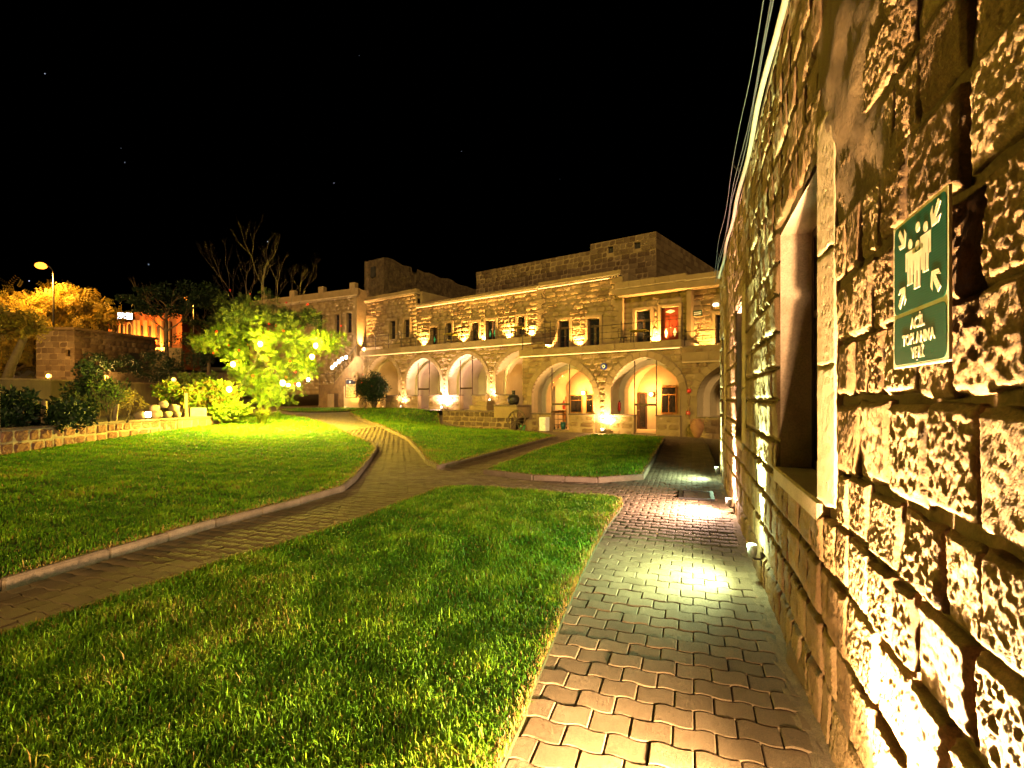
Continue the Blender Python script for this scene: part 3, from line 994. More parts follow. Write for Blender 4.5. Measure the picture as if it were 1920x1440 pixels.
for fx, fz, w, h in [(-.043, zc - .010, .058, .085), (.046, zc + .004, .058, .09), (.001, zc - .026, .064, .088)]:
    mb = slab(body(fx, fz, w, h)[0], Y0 - (.0006 if fx == .001 else 0), Y1)
    mb2 = slab(disc(fx, fz + h * .5 + .016, .0125), Y0, Y1); mb.add(mb2.v, mb2.f)
    mk('figure', mb, MS_W, sg)
mb = slab(disc(.002, zc + .078, .0125), Y0, Y1)
mk('figure_head', mb, MS_W, sg)

def text_mesh(txt, size, bold=.0, sx=1.0):
    cu = bpy.data.curves.new('lettering', 'FONT')
    cu.body = txt; cu.size = size; cu.align_x = 'CENTER'; cu.align_y = 'CENTER'; cu.offset = bold; cu.extrude = .0004; cu.resolution_u = 3
    t = bpy.data.objects.new('lettering', cu); COL.objects.link(t)
    dg = bpy.context.evaluated_depsgraph_get()
    me = bpy.data.meshes.new_from_object(t.evaluated_get(dg))
    bpy.data.objects.remove(t); bpy.data.curves.remove(cu)
    co = np.empty(len(me.vertices) * 3, np.float32); me.vertices.foreach_get('co', co); co = co.reshape(-1, 3)
    me.vertices.foreach_set('co', np.c_[co[:, 0] * sx, -co[:, 2], co[:, 1]].ravel().astype(np.float32)); me.update()
    me.materials.clear()
    return me
for txt, z in [('AC\u0130L', zline - .032), ('TOPLANMA', zline - .070), ('YER\u0130', zline - .106)]:
    o = mk('lettering', text_mesh(txt, .037, .0013, .95), MS_L, sg)
    o.location = (0, -.0014, z)
mk('fixing_screw', MB().tube([(0, -.004, -hh + .016), (0, .0, -hh + .016)], .0035, 8), M['black'], sg)

# ------------------------------------------------------------------ floodlights at the wall foot
def flood(label, s, n, z, col, power, spill, group='floodlights along the foot of the rough wall', lean=-.03, lens=14, cone=56, side=0.0):
    t = empty('floodlight', WW(s, n, 0), WALL_A, label, 'floodlight', group)
    mk('housing', MB().lathe([(.0, z - .10), (.030, z - .10), (.036, z - .07), (.040, z), (.034, z + .004), (.033, z - .012), (.0, z - .012)], (0, 0, 0), 18), M['grey'], t, True)
    mk('bracket', MB().tube([(0, -n + .0, z - .12), (0, -.02, z - .12), (0, 0, z - .10)], .010, 6).box(-.03, .03, -n - .02, -n + .012, z - .17, z - .07), M['iron'], t)
    mk('lens', MB().lathe([(.0, z - .004), (.020, z - .004), (.032, z - .009)], (0, 0, 0), 18), emit('lens_glow', col, lens), t)
    lamp('SPOT', 'beam', (0, 0, z + .012), power, col, t, .02, (side, lean, 1), cone, .9)
    if spill:
        lamp('SPOT', 'spill', (0, .05, z + .02), spill, col, t, .03, (0, 1, .06), 168, 1.0)
        lamp('POINT', 'glow', (0, .045, z + .03), spill * .05, col, t, .03)
    return t
flood('warm white floodlight at the wall foot nearest the sign', 1.66, .115, .12, (1.0, .64, .30), 640, 520, cone=122, lean=-.07)
flood('greenish white floodlight at the wall foot below the first window', 4.75, .075, .33, (.72, 1.0, .50), 700, 95)
flood('pinkish floodlight at the wall foot beside the drain cover', 7.6, .075, .20, (1.0, .64, .47), 900, 260)
flood('pale green floodlight at the far corner of the rough wall', 10.75, .08, .24, (.64, 1.0, .60), 420, 60)

# ------------------------------------------------------------------ the arcaded hotel across the garden
hotel = empty('arcaded_hotel', (*HOT_O, 0), HOT_A, 'two storey stone hotel with floodlit arches below and a railed terrace above', 'building')

def arch_h(x, a0, a1, zs, za, grow=0.0):
    c, h = (a0 + a1) / 2, (a1 - a0) / 2 + grow
    t = abs(x - c) / h
    if t >= 1:
        return None
    return zs + (za + grow - zs) * (.84 * math.sqrt(max(0, 1 - t * t)) + .16 * (1 - t))

def arch_outline(a0, a1, zb, zs, za, n=22, inset=0.0):
    a0, a1, za = a0 + inset, a1 - inset, za - inset
    pts = [(a0, zb), (a0, zs)]
    for i in range(1, n):
        x = (a0 + a1) / 2 - (a1 - a0) / 2 * math.cos(math.pi * i / n)
        pts.append((x, arch_h(x, a0, a1, zs, za)))
    return pts + [(a1, zs), (a1, zb)]

def arcade_wall(x0, x1, w, zb, zt, arches):
    xs = {x0, x1}
    for a0, a1, ab, zs, za in arches:
        for i in range(25):
            x = (a0 + a1) / 2 - (a1 - a0) / 2 * math.cos(math.pi * i / 24)
            if x0 <= x <= x1: xs.add(round(x, 4))
    xs = sorted(xs)
    m = MB()
    for p, q in zip(xs, xs[1:]):
        mid = (p + q) / 2
        hit = None
        for A_ in arches:
            if A_[0] < mid < A_[1]:
                hit = A_
        if hit is None:
            m.poly([(p, w, zb), (q, w, zb), (q, w, zt), (p, w, zt)])
        else:
            a0, a1, ab, zs, za = hit
            f = lambda x: arch_h(min(max(x, a0 + 1e-4), a1 - 1e-4), a0, a1, zs, za)
            m.poly([(p, w, f(p)), (q, w, f(q)), (q, w, zt), (p, w, zt)])
            if ab > zb + .01:
                m.poly([(p, w, zb), (q, w, zb), (q, w, ab), (p, w, ab)])
    return m

def arch_holes(arches, grow):
    def fn(z0, z1):
        out = []
        for a0, a1, ab, zs, za in arches:
            if z1 <= ab + .02:
                continue
            if z0 < zs:
                out.append((a0 - grow, a1 + grow)); continue
            c, h = (a0 + a1) / 2, (a1 - a0) / 2
            best = 0
            for i in range(60):
                x = c + (h + grow) * i / 60
                v = arch_h(x, a0, a1, zs, za, grow)
                if v is not None and v > z0 + .02:
                    best = max(best, x - c)
            if best > 0:
                out.append((c - best, c + best))
        return out
    return fn

def voussoirs(parent, A_, w, th, m, proud=.03):
    a0, a1, ab, zs, za = A_
    o = arch_outline(a0, a1, zs, zs, za, 40)[1:-1]
    o2 = []
    c = (a0 + a1) / 2
    P = [Vector(p) for p in o]
    nseg = 15
    L_ = [0]
    for p, q in zip(P, P[1:]):
        L_.append(L_[-1] + (q - p).length)
    def at(s):
        s = min(max(s, 0), L_[-1])
        for i in range(len(P) - 1):
            if L_[i + 1] >= s - 1e-9:
                f = (s - L_[i]) / max(1e-9, L_[i + 1] - L_[i]); d = (P[i + 1] - P[i]).normalized()
                return P[i].lerp(P[i + 1], f), Vector((-d.y, d.x))
        return P[-1], Vector((1, 0))
    for k in range(nseg):
        s0, s1 = L_[-1] * k / nseg + .008, L_[-1] * (k + 1) / nseg - .008
        pi, ni = at(s0); pj, nj = at(s1); pm_, nm_ = at((s0 + s1) / 2)
        q = [pi, pm_, pj, pj + nj * th, pm_ + nm_ * th, pi + ni * th]
        y0, y1 = w - proud - random.uniform(0, .012), w + .12
        mb = MB().add([(p.x, y0, p.y) for p in q] + [(p.x, y1, p.y) for p in q],
                      [(0, 1, 4, 5), (1, 2, 3, 4)] + [(i, 6 + i, 6 + (i + 1) % 6, (i + 1) % 6) for i in range(6)])
        mk('arch_stone', mb, m, parent)

def vault(A_, w, depth, zf, rib=(1.0, 1.5, .28)):
    a0, a1, ab, zs, za = A_
    m = MB()
    def sweep(o, y0, y1):
        n = len(o)
        m.add([(x, y0, z) for x, z in o] + [(x, y1, z) for x, z in o], [(i, i + 1, n + i + 1, n + i) for i in range(n - 1)])
    big = arch_outline(a0, a1, zf, zs, za)
    sm = arch_outline(a0, a1, zf, zs, za, inset=rib[2])
    sweep(big, w - .02, w + rib[0]); sweep(sm, w + rib[0], w + rib[1]); sweep(big, w + rib[1], w + depth)
    for y in (w + rib[0], w + rib[1]):
        n = len(big)
        m.add([(x, y, z) for x, z in big] + [(x, y, z) for x, z in sm], [(i, i + 1, n + i + 1, n + i) for i in range(n - 1)])
    m.poly([(x, w + depth, z) for x, z in big])
    m.poly([(a0 - .05, w - .05, zf), (a1 + .05, w - .05, zf), (a1 + .05, w + depth, zf), (a0 - .05, w + depth, zf)])
    return m

FRONT = [(-6.08, -2.40, 0, 1.75, 3.50), (-1.49, 1.87, 0, 1.95, 3.56), (2.61, 5.9, .80, 1.7, 3.2)]
LEFT = [(-21.13, -17.63, .95, 2.9, 4.66), (-16.89, -13.73, .95, 2.8, 4.33), (-13.08, -9.94, .95, 2.8, 4.38), (-9.30, -5.9, .95, 2.8, 4.38)]
ft = [block(4, 3, .03, 900 + k, .03, .10, .5, .28, .14) for k in range(10)]
ftr = [block(8, 6, .035, 930 + k, .025, .10, .5, .28, .12, .022) for k in range(10)]
fts = [block(2, 2, .0012, 960 + k, .003, .08, .55, .3, .1) for k in range(6)]

fw = mk('front_wall', arcade_wall(-6.67, 8.0, 0.03, -.4, 3.95, FRONT), M['fmortar'], hotel)
fw_side = mk('corner_wall', MB().box(-6.67, -6.45, .05, 2.9, -.4, 3.94), M['fmortar'], hotel)
zs_ = [-.2, .1, .4, .7, .98, 1.27, 1.55, 1.85, 2.13, 2.42, 2.7, 2.98, 3.27, 3.56, 3.86]
r1 = courses(-6.70, 6.2, zs_, .34, .66, arch_holes(FRONT, .30))
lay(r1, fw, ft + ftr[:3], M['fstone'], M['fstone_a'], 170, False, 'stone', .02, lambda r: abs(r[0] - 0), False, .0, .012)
for A_ in FRONT:
    voussoirs(fw, A_, .0, .30, M['fsmooth'])
lw = mk('side_wall', arcade_wall(-21.5, -5.9, 1.03, .2, 4.78, LEFT), M['fmortar'], hotel)
zs_ = [.7, 1.0, 1.28, 1.55, 1.82, 2.1, 2.37, 2.64, 2.92, 3.2, 3.47, 3.74, 4.0, 4.26, 4.5, 4.72]
r2 = courses(-21.5, -6.0, zs_, .30, .62, arch_holes(LEFT, .22))
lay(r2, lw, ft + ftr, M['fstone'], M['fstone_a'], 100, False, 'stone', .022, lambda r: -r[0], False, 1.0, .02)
for A_ in LEFT:
    voussoirs(lw, A_, 1.0, .22, M['fsmooth'], .02)
for k, A_ in enumerate(FRONT):
    mk('vault', vault(A_, 0.02, 3.4, 0.0 if k < 2 else .8), M['vault'], hotel)
for k, A_ in enumerate(LEFT):
    mk('vault', vault(A_, 1.02, 3.0, .95, (.8, 1.15, .2)), M['vault'], hotel)

# low front walls of the arches
def lowwall(a0, a1, w, zb, zt, th=.35):
    p = mk('parapet', MB().cbox(a0, a1, w, w + th, zb, zt - .06, .01), M['fsmooth'], hotel)
    mk('coping', MB().cbox(a0 - .03, a1 + .03, w - .04, w + th + .03, zt - .06, zt, .012), M['kerb'], p)
    n = 3
    lay(courses(a0 + .01, a1 - .01, [zb + .1 + (zt - .07 - zb - .1) * i / n for i in range(n + 1)], .35, .7, lambda q, r: []), p, ft, M['fstone'], None, 300, False, 'stone', .014, None, False, w - .012, .006)
def span(u0, u1, w):
    return HA(u0, w), HA(u1, w)
for u0, u1 in [(997, 1034), (1068, 1116), (1144, 1189), (1231, 1276)]:
    a, b = span(u0, u1, 0); lowwall(a, b, -.06, -.25, .86)
for u0, u1 in [(724, 749), (761, 784), (805, 827), (838, 863), (886, 914), (928, 958)]:
    a, b = span(u0, u1, .9); lowwall(a, b, .85, .7, 1.88)

def glazing(a0, a1, w, zb, bars, A_, head):
    o = arch_outline(A_[0], A_[1], zb, A_[3], A_[4])
    g = mk('glazing', MB().poly([(x, w, z) for x, z in o]), M['glass'], hotel)
    f = MB()
    for x in bars:
        f.box(x - .02, x + .02, w - .02, w + .02, zb, (arch_h(x, *A_[:2], *A_[3:]) or A_[3]))
    f.box(bars[0], bars[-1], w - .035, w - .021, head - .05, head + .05)
    mk('frame', f, M['dkwood'], g)
for A_, us, hd in [(FRONT[0], (1035, 1068), 1.33), (FRONT[1], (1190, 1231), 1.33)]:
    glazing(0, 0, .25, 0, [HA(u, .25) for u in us], A_, hd)
for A_, us, hd in [(LEFT[1], (784, 805), 2.28), (LEFT[2], (863, 886), 2.28)]:
    glazing(0, 0, 1.3, .95, [HA(u, 1.3) for u in us], A_, hd)

def door(a0, a1, w, z0, z1, m, parent=None, leaves=1, diamonds=None, pane=True, th=.06, name='door', transom=.0):
    d = mk(name, MB().box(a0, a1, w, w + th, z0, z1), m, parent or hotel)
    n = leaves
    zt = z1 - transom
    lw_ = (a1 - a0) / n
    for k in range(n):
        x0, x1 = a0 + k * lw_, a0 + (k + 1) * lw_
        if pane:
            mk('pane', MB().box(x0 + .07, x1 - .07, w - .012, w - .002, z0 + .12, zt - .08), M['dglass'], d)
        else:
            for q0, q1 in ((z0 + .12, z0 + (zt - z0) * .42), (z0 + (zt - z0) * .48, zt - .08)):
                mk('panel', MB().box(x0 + .08, x1 - .08, w - .02, w - .002, q0, q1), m, d)
        if diamonds:
            cx, cz_ = (x0 + x1) / 2, z0 + (zt - z0) * .45
            mk('diamond_pane', MB().poly([(cx - .09, w - .026, cz_), (cx, w - .026, cz_ - .24), (cx + .09, w - .026, cz_), (cx, w - .026, cz_ + .24)]), diamonds, d)
    if transom:
        mk('transom', MB().box(a0 + .06, a1 - .06, w - .015, w - .002, zt + .05, z1 - .06), M['dglass'] if pane else m, d)
        if diamonds and not pane:
            cx, cz_ = (a0 + a1) / 2, (zt + z1) / 2
            mk('diamond_pane', MB().poly([(cx - .26, w - .02, cz_), (cx, w - .02, cz_ - .10), (cx + .26, w - .02, cz_), (cx, w - .02, cz_ + .10)]), diamonds, d)
    mk('handle', MB().tube([((a0 + a1) / 2 - .05, w - .05, z0 + 1.0), ((a0 + a1) / 2 + .06, w - .05, z0 + 1.0)], .014, 6), M['grey'], d)
    return d
def window(a0, a1, w, z0, z1, parent=None, m=None, mull=True):
    d = mk('window', MB().box(a0, a1, w, w + .05, z0, z1), m or M['dkwood'], parent or hotel)
    c = (a0 + a1) / 2
    spans = [(a0 + .05, c - .025), (c + .025, a1 - .05)] if mull else [(a0 + .05, a1 - .05)]
    for p, q in spans:
        mk('pane', MB().box(p, q, w - .012, w - .002, z0 + .06, z0 + (z1 - z0) * .68), M['dglass'], d)
    mk('pane', MB().box(a0 + .05, a1 - .05, w - .012, w - .002, z0 + (z1 - z0) * .72, z1 - .05), M['dglass'], d)
    return d
diam = plain('pale_diamond_glass', (.70, .62, .48), .3)
teal = plain('teal_diamond_glass', (.03, .30, .26), .3)

# back walls of the glowing arches
bw = 3.36
a, b = HA(1183, bw), HA(1213, bw); door(a, b, bw - .03, 0, 1.95, M['dkwood'], None, 2)
a, b = HA(1240, bw), HA(1268, bw); window(a, min(b, 1.75), bw - .03, .85, 2.25, None, M['orwood'])
a, b = HA(1046, bw), HA(1062, bw); door(a, b, bw - .03, 0, 1.75, M['orwood'], None, 1, None, False)
a, b = HA(1070, bw), HA(1092, bw); window(a, b, bw - .03, .8, 1.85, None, M['orwood'], False)
a, b = HA(1099, bw), HA(1112, bw); window(min(a, -2.9), min(b, -2.44), bw - .03, .8, 1.9, None, M['orwood'], False)
window(4.2, 5.3, 3.36, .9, 2.2, None, M['dkwood'])
for A_, w in ((LEFT[0], 3.98),):
    door(A_[0] + 1.9, A_[0] + 2.7, w, .95, 2.6, M['dkwood'], None, 1)

# terraces, ledges
def terrace(a0, a1, w0, w1, z0, z1):
    t = mk('terrace_slab', MB().box(a0, a1, w0, w1, z0, z1), M['fmortar'], hotel)
    x = a0
    while x < a1 - .05:
        l = min(random.uniform(.8, 1.3), a1 - x)
        if a1 - (x + l) < .3: l = a1 - x
        mk('ledge_stone', MB().cbox(x + .005, x + l - .005, w0 - .09, w0 - .003, z0 + .01, z1 + random.uniform(0, .012), .012), M['fsmooth'], t)
        x += l
    mk('moulding', MB().box(a0, a1, w0 - .05, w0 + .1, z0 - .07, z0 - .003), M['jamb'], t)
terrace(-6.80, 1.98, -.10, 3.2, 3.95, 4.25)
terrace(1.985, 8.0, -.06, 3.2, 3.26, 3.64)
terrace(-21.6, -6.62, .88, 3.2, 4.78, 5.12)

def rect_wall(x0, x1, z0, z1, w, holes):
    xs = sorted({x0, x1} | {h[0] for h in holes} | {h[1] for h in holes}); zs = sorted({z0, z1} | {h[2] for h in holes} | {h[3] for h in holes})
    xs = [x for x in xs if x0 <= x <= x1]; zs = [z for z in zs if z0 <= z <= z1]
    m = MB()
    for p, q in zip(xs, xs[1:]):
        for r, s in zip(zs, zs[1:]):
            cx, cz_ = (p + q) / 2, (r + s) / 2
            if any(h[0] < cx < h[1] and h[2] < cz_ < h[3] for h in holes): continue
            m.poly([(p, w, r), (q, w, r), (q, w, s), (p, w, s)])
    for a, b, c, d in holes:
        e = w + .24
        m.poly([(a, w, c), (a, e, c), (a, e, d), (a, w, d)]); m.poly([(b, w, d), (b, e, d), (b, e, c), (b, w, c)])
        m.poly([(a, w, d), (a, e, d), (b, e, d), (b, w, d)]); m.poly([(a, w, c), (b, w, c), (b, e, c), (a, e, c)])
    return m
def surround(a, b, c, d, w, parent, t=.15, sill=False):
    m = MB()
    for x0, x1, z0, z1 in [(a - t, a, c, d + t), (b, b + t, c, d + t), (a, b, d, d + t)] + ([(a - t, b + t, c - .1, c)] if sill else []):
        m.box(x0 + .002, x1 - .002, w - .10, w + .02, z0, z1)
    mk('surround', m, M['fsmooth'], parent)

UW = 3.0
ops_left = [(809, 822, 614, None), (837, 848, 606, 637), (884, 898, 605, None), (912, 930, 601, None), (971, 985, 594, 627)]
ops_front = [(1047, 1068, 601, None), (1103, 1125, 597, None)]
ops_porch = [(1192, 1220, 582, None), (1240, 1273, 576, None), (1342, 1356, 590, None)]
ops_block = [(732, 743, 602, 636), (758, 769, 599, 633)]
def opening(o, floor, w):
    a, b = HA(o[0], w), HA(o[1], w)
    zt = HZ((o[0] + o[1]) / 2, o[2], w)
    zb = floor if o[3] is None else HZ((o[0] + o[1]) / 2, o[3], w)
    return (a, b, zb, zt)
H_left = [opening(o, 5.13, UW) for o in ops_left]
H_front = [opening(o, 4.26, UW) for o in ops_front]
H_porch = [opening(o, 4.26, UW) for o in ops_porch]
H_block = [opening(o, 5.2, UW) for o in ops_block]
def rect_holes(hs, g=.17):
    return lambda z0, z1: [(a - g, b + g) for a, b, c, d in hs if z1 > c and z0 < d + g]
def upper(x0, x1, z0, z1, holes, rough_cols, quoins=()):
    uw = mk('upper_wall', rect_wall(x0, x1, z0, z1, UW, holes), M['fmortar'], hotel)
    n = round((z1 - z0) / .29)
    zs = [z0 + (z1 - z0) * i / n for i in range(n + 1)]
    rc = courses(x0, x1, zs, .38, .75, rect_holes(holes))
    is_r = lambda r: any(p - .12 < (r[0] + r[1]) / 2 < q + .12 for p, q in rough_cols)
    lay([r for r in rc if is_r(r)], uw, ftr, M['fstone'], M['fstone_a'], 16, False, 'stone', .018, None, False, UW - .03, .022)
    lay([r for r in rc if not is_r(r)], uw, fts, M['fsmooth'], M['fsmooth_a'], 14, False, 'stone', .005, None, False, UW - .02, .002)
    for h in holes:
        surround(*h, UW, uw, .15, True)
    return uw
rcl = [(HA(p, UW), HA(q, UW)) for p, q in [(783, 806), (856, 880), (901, 909), (940, 966), (990, 998)]]
rcf = [(HA(p, UW), HA(q, UW)) for p, q in [(1010, 1042), (1073, 1098), (1126, 1132)]]
uw1 = upper(-17.94, -7.55, 5.0, 8.16, H_left, rcl)
uw2 = upper(-7.55, -2.24, 4.1, 8.2, H_front, rcf)
uw3 = upper(-2.24, 6.0, 3.6, 7.05, H_porch, [(HA(1222, UW), HA(1236, UW)), (HA(1300, UW), HA(1340, UW))])
uw4 = upper(-23.6, -17.95, 4.9, 9.15, H_block, [(HA(690, UW), HA(722, UW))])
for i, h in enumerate(H_left):
    if ops_left[i][3] is None:
        dd = door(h[0], h[1], UW + .16, h[2], h[3], M['dkwood'], None, 2 if h[1] - h[0] > .6 else 1, teal if i in (0, 3) else None)
    else:
        window(h[0], h[1], UW + .16, h[2], h[3])
for h in H_front: door(h[0], h[1], UW + .16, h[2], h[3], M['dkwood'], None, 2, None, True, .06, 'door', .4)
door(*H_porch[0][:2], UW + .16, H_porch[0][2], H_porch[0][3], M['dkwood'], None, 2, None, True, .06, 'door', .5)
rd_ = door(*H_porch[1][:2], UW + .08, H_porch[1][2], H_porch[1][3], M['redwood'], None, 2, diam, False, .06, 'door', .42)
rd_['label'] = 'red varnished double door with pale diamond panes'
door(*H_porch[2][:2], UW + .16, H_porch[2][2], H_porch[2][3], M['dkwood'], None, 1)
for h in H_block: window(h[0], h[1], UW + .16, h[2], h[3])

# cornices, parapets, canopy
def cornice(a0, a1, z, w=UW, top=.33, step=.17):
    m = MB()
    x = a0 + .05
    while x < a1 - .1:
        m.box(x, x + .09, w - .20, w - .02, z + .002, z + .10); x += step
    c = mk('cornice', MB().box(a0, a1, w - .24, w + .3, z + .103, z + .17), M['jamb'], hotel)
    mk('dentils', m, M['jamb'], c)
    x = a0
    while x < a1 - .05:
        l = min(random.uniform(.9, 1.5), a1 - x)
        if a1 - (x + l) < .35: l = a1 - x
        mk('parapet_stone', MB().cbox(x + .004, x + l - .004, w - .06, w + .3, z + .172, z + top + random.uniform(-.01, .012), .012), M['fsmooth'], c)
        x += l
cornice(-17.94, -7.56, 8.14)
cornice(-7.55, -2.24, 8.2, UW, .42)
cornice(-23.6, -17.96, 9.13, UW, .45)
for a0, a1, wf, z0, z1 in [(-2.24, 1.42, 2.35, 7.06, 7.80), (1.425, 6.0, 2.25, 7.00, 7.66)]:
    cp = mk('canopy', MB().box(a0, a1, wf, UW + .3, z0, z0 + .34), M['fsmooth'], hotel)
    mk('drip_mould', MB().box(a0 - .03, a1, wf - .05, UW, z0 + .343, z0 + .40), M['jamb'], cp)
    x = a0
    while x < a1 - .05:
        l = min(random.uniform(.6, .9), a1 - x)
        if a1 - (x + l) < .3: l = a1 - x
        mk('parapet_stone', MB().cbox(x + .004, x + l - .004, wf + .05, wf + .4, z0 + .403, z1 + random.uniform(-.01, .01), .012), M['fsmooth'], cp)
        x += l
mk('pier', MB().box(HA(1288, 2.55), HA(1296, 2.55), 2.5, UW - .01, 4.26, 7.05), M['fsmooth'], hotel)
mk('pier', MB().box(HA(1157, 2.6), HA(1165, 2.6), 2.75, UW - .01, 4.26, 8.19), M['fsmooth'], hotel)
# quoins at the change of roof height
for i in range(13):
    z = 4.3 + i * .3
    w_ = .34 if i % 2 else .52
    mk('quoin_stone', MB().cbox(-7.60, -7.60 + w_, UW - .15, UW - .01, z, z + .285, .015), M['fsmooth'], uw2)
    mk('quoin_stone', MB().cbox(-2.24 - w_, -2.24, UW - .15, UW - .01, z, z + .285, .015), M['fsmooth'], uw2)
# flat roofs and inner masses so the building is solid
mk('roof', MB().box(-17.94, -2.24, UW + .05, UW + 6, 7.9, 8.1), M['fmortar'], hotel)
mk('roof', MB().box(-2.24, 6.0, UW + .05, UW + 6, 6.9, 7.04), M['fmortar'], hotel)
mk('roof', MB().box(-23.6, -17.95, UW + .05, UW + 6, 8.9, 9.1), M['fmortar'], hotel)
mk('gable_wall', MB().box(-17.95, -17.7, UW + .3, UW + 5.9, 8.12, 9.4), M['fmortar'], hotel)
mk('end_wall', MB().box(-2.24, -2.0, UW + .3, UW + 5.9, 7.0, 8.45), M['fmortar'], hotel)

# railings
def railing(pts, z, hgt=.95, step=1.35):
    P = [Vector(p) for p in pts]
    rl = mk('railing', MB().tube([(p.x, p.y, z + hgt) for p in P], .016, 6), M['iron'], hotel)
    for zz in (.32, .64):
        mk('rail', MB().tube([(p.x, p.y, z + hgt * zz) for p in P], .011, 5), M['iron'], rl)
    for a, b in zip(P, P[1:]):
        n = max(1, round((b - a).length / step))
        for k in range(n + 1):
            q = a.lerp(b, k / n)
            mk('post', MB().tube([(q.x, q.y, z - .02), (q.x, q.y, z + hgt + .12)], .018, 6), M['iron'], rl)
railing([(-6.7, .05), (1.9, .05)], 4.25)
railing([(2.05, .1), (6.0, .1)], 3.65)
railing([(-21.4, 1.0), (-6.55, 1.0), (-6.55, 2.7)], 5.12)

# terrace uplighters (lamp spots seen along the upper wall)
def uplight(label, a, w, z, col, power, group, lean=.12, r=.06, lens=18, cone=150, spill=0, cat='spotlight'):
    t = empty('uplighter', HW(a, w, z), HOT_A, label, cat, group)
    mk('housing', MB().lathe([(0, 0), (r, 0), (r * 1.1, .05), (r * 1.15, .16), (r, .17), (r * .9, .15), (0, .15)], (0, 0, 0), 14), M['grey'], t, True)
    mk('lens', MB().lathe([(0, .158), (r * .7, .157), (r * .9, .153)], (0, 0, 0), 14), emit('lens_glow', col, lens), t)
    lamp('SPOT', 'beam', (0, 0, .19), power, col, t, .04, (0, lean, 1), cone, .7)
    if spill:
        lamp('POINT', 'glow', (0, -.16, .22), spill, col, t, .05)
    return t
WARM, GOLD, PINK = (1.0, .53, .145), (1.0, .50, .10), (1.0, .62, .46)
for u, lab in [(706, 'under the tall left block'), (792, 'beside the first terrace door'), (866, 'left of the paired terrace doors'), (904, 'between the paired terrace doors'), (952, 'right of the paired terrace doors'), (994, 'right of the lone terrace window')]:
    z = 5.12 if u > 720 else 5.3
    uplight('small terrace uplighter ' + lab, HA(u, 2.78), 2.78, z, WARM, 420, 'terrace uplighters', .02, .06, 8, 110)
for u, lab in [(1026, 'at the corner of the lower terrace'), (1083, 'between the two dark doors of the lower terrace'), (1228, 'left of the red door'), (1292, 'right of the red door')]:
    uplight('small terrace uplighter ' + lab, HA(u, 2.72), 2.72, 4.26, WARM, 400 if u < 1150 else 430, 'terrace uplighters', .02, .06, 8, 105 if u < 1150 else 140)
uplight('bright floodlight on the low terrace beyond the red door', HA(1321, 2.3), 2.3, 3.66, WARM, 150, 'terrace uplighters', .10, .09, 26, 150, 12)
strip_glow = emit('added_warm_glow', (1.0, .58, .20), .8, 'FRONT_BACK')  # added emissive strips in place of lamplight caught by ledge and cornice mouldings
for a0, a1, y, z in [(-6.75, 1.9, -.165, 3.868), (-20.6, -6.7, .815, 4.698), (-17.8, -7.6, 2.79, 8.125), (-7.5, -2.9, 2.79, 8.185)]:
    mk('added_glow_strip', MB().box(a0, a1, y, y + .035, z, z + .012), strip_glow, hotel)
# ground uplighters in front of the arches
uplight('dazzling white floodlight between the second and third arch', HA(829, .5), .5, .98, (1.0, .68, .58), 420, 'ground floodlights', .06, .10, 40, 165, 20)
uplight('warm floodlight at the foot of the first pier', HA(752, .6), .6, 1.0, (1.0, .62, .34), 130, 'ground floodlights', .08, .07, 12, 140, 5)
uplight('white floodlight between the third and fourth arch', HA(919, .62), .62, 1.45, (1.0, .64, .32), 130, 'ground floodlights', .08, .08, 14, 140, 8)
uplight('warm floodlight on the pier between the two glowing arches', HA(1131, -.42), -.42, .02, (1.0, .62, .24), 330, 'ground floodlights', .05, .11, 40, 150, 22)
# lamps inside the arches
def bulkhead(label, a, w, z, col, power, r=.10):
    t = empty('wall_lamp', HW(a, w, z), HOT_A, label, 'wall lamp', 'lamps inside the arches')
    mk('back_plate', MB().lathe([(0, -.02), (r, -.02), (r, .0), (0, .0)], (0, 0, 0), 16), M['iron'], t).rotation_euler = (R(90), 0, 0)
    mk('glass_globe', MB().ball((0, -.10, 0), r * .9, 12), emit('globe_glow', col, 22), t, True)
    lamp('POINT', 'glow', (0, -.32, 0), power, col, t, .09)
    return t
AMB = (1.0, .41, .085)
bulkhead('glowing globe lamp on the back wall of the arch with the trolley', HA(1095, 3.2), 3.2, 1.95, AMB, 60)
bulkhead('glowing globe lamp between door and window of the arch with the extinguisher', HA(1222, 3.2), 3.2, 1.85, AMB, 70)
for A_, nm in ((LEFT[1], 'second'), (LEFT[2], 'third')):  # unseen floor uplighters, added to tint and brighten the arch interiors
    uplight('unseen pinkish uplighter added on the floor inside the %s arch' % nm, A_[1] - .5, 1.9, .96, (1.0, .55, .38), 170, 'unseen uplighters added inside the arches', -.5, .06, 10, 165, 22)
uplight('unseen warm uplighter added on the floor inside the fourth arch', LEFT[3][1] - 1.2, 2.2, .96, GOLD, 60, 'unseen uplighters added inside the arches', 0, .05, 8, 165, 3)
uplight('unseen weak uplighter added on the floor inside the first arch', LEFT[0][0] + .7, 2.0, .96, GOLD, 36, 'unseen uplighters added inside the arches', 0, .05, 8, 165, 3)

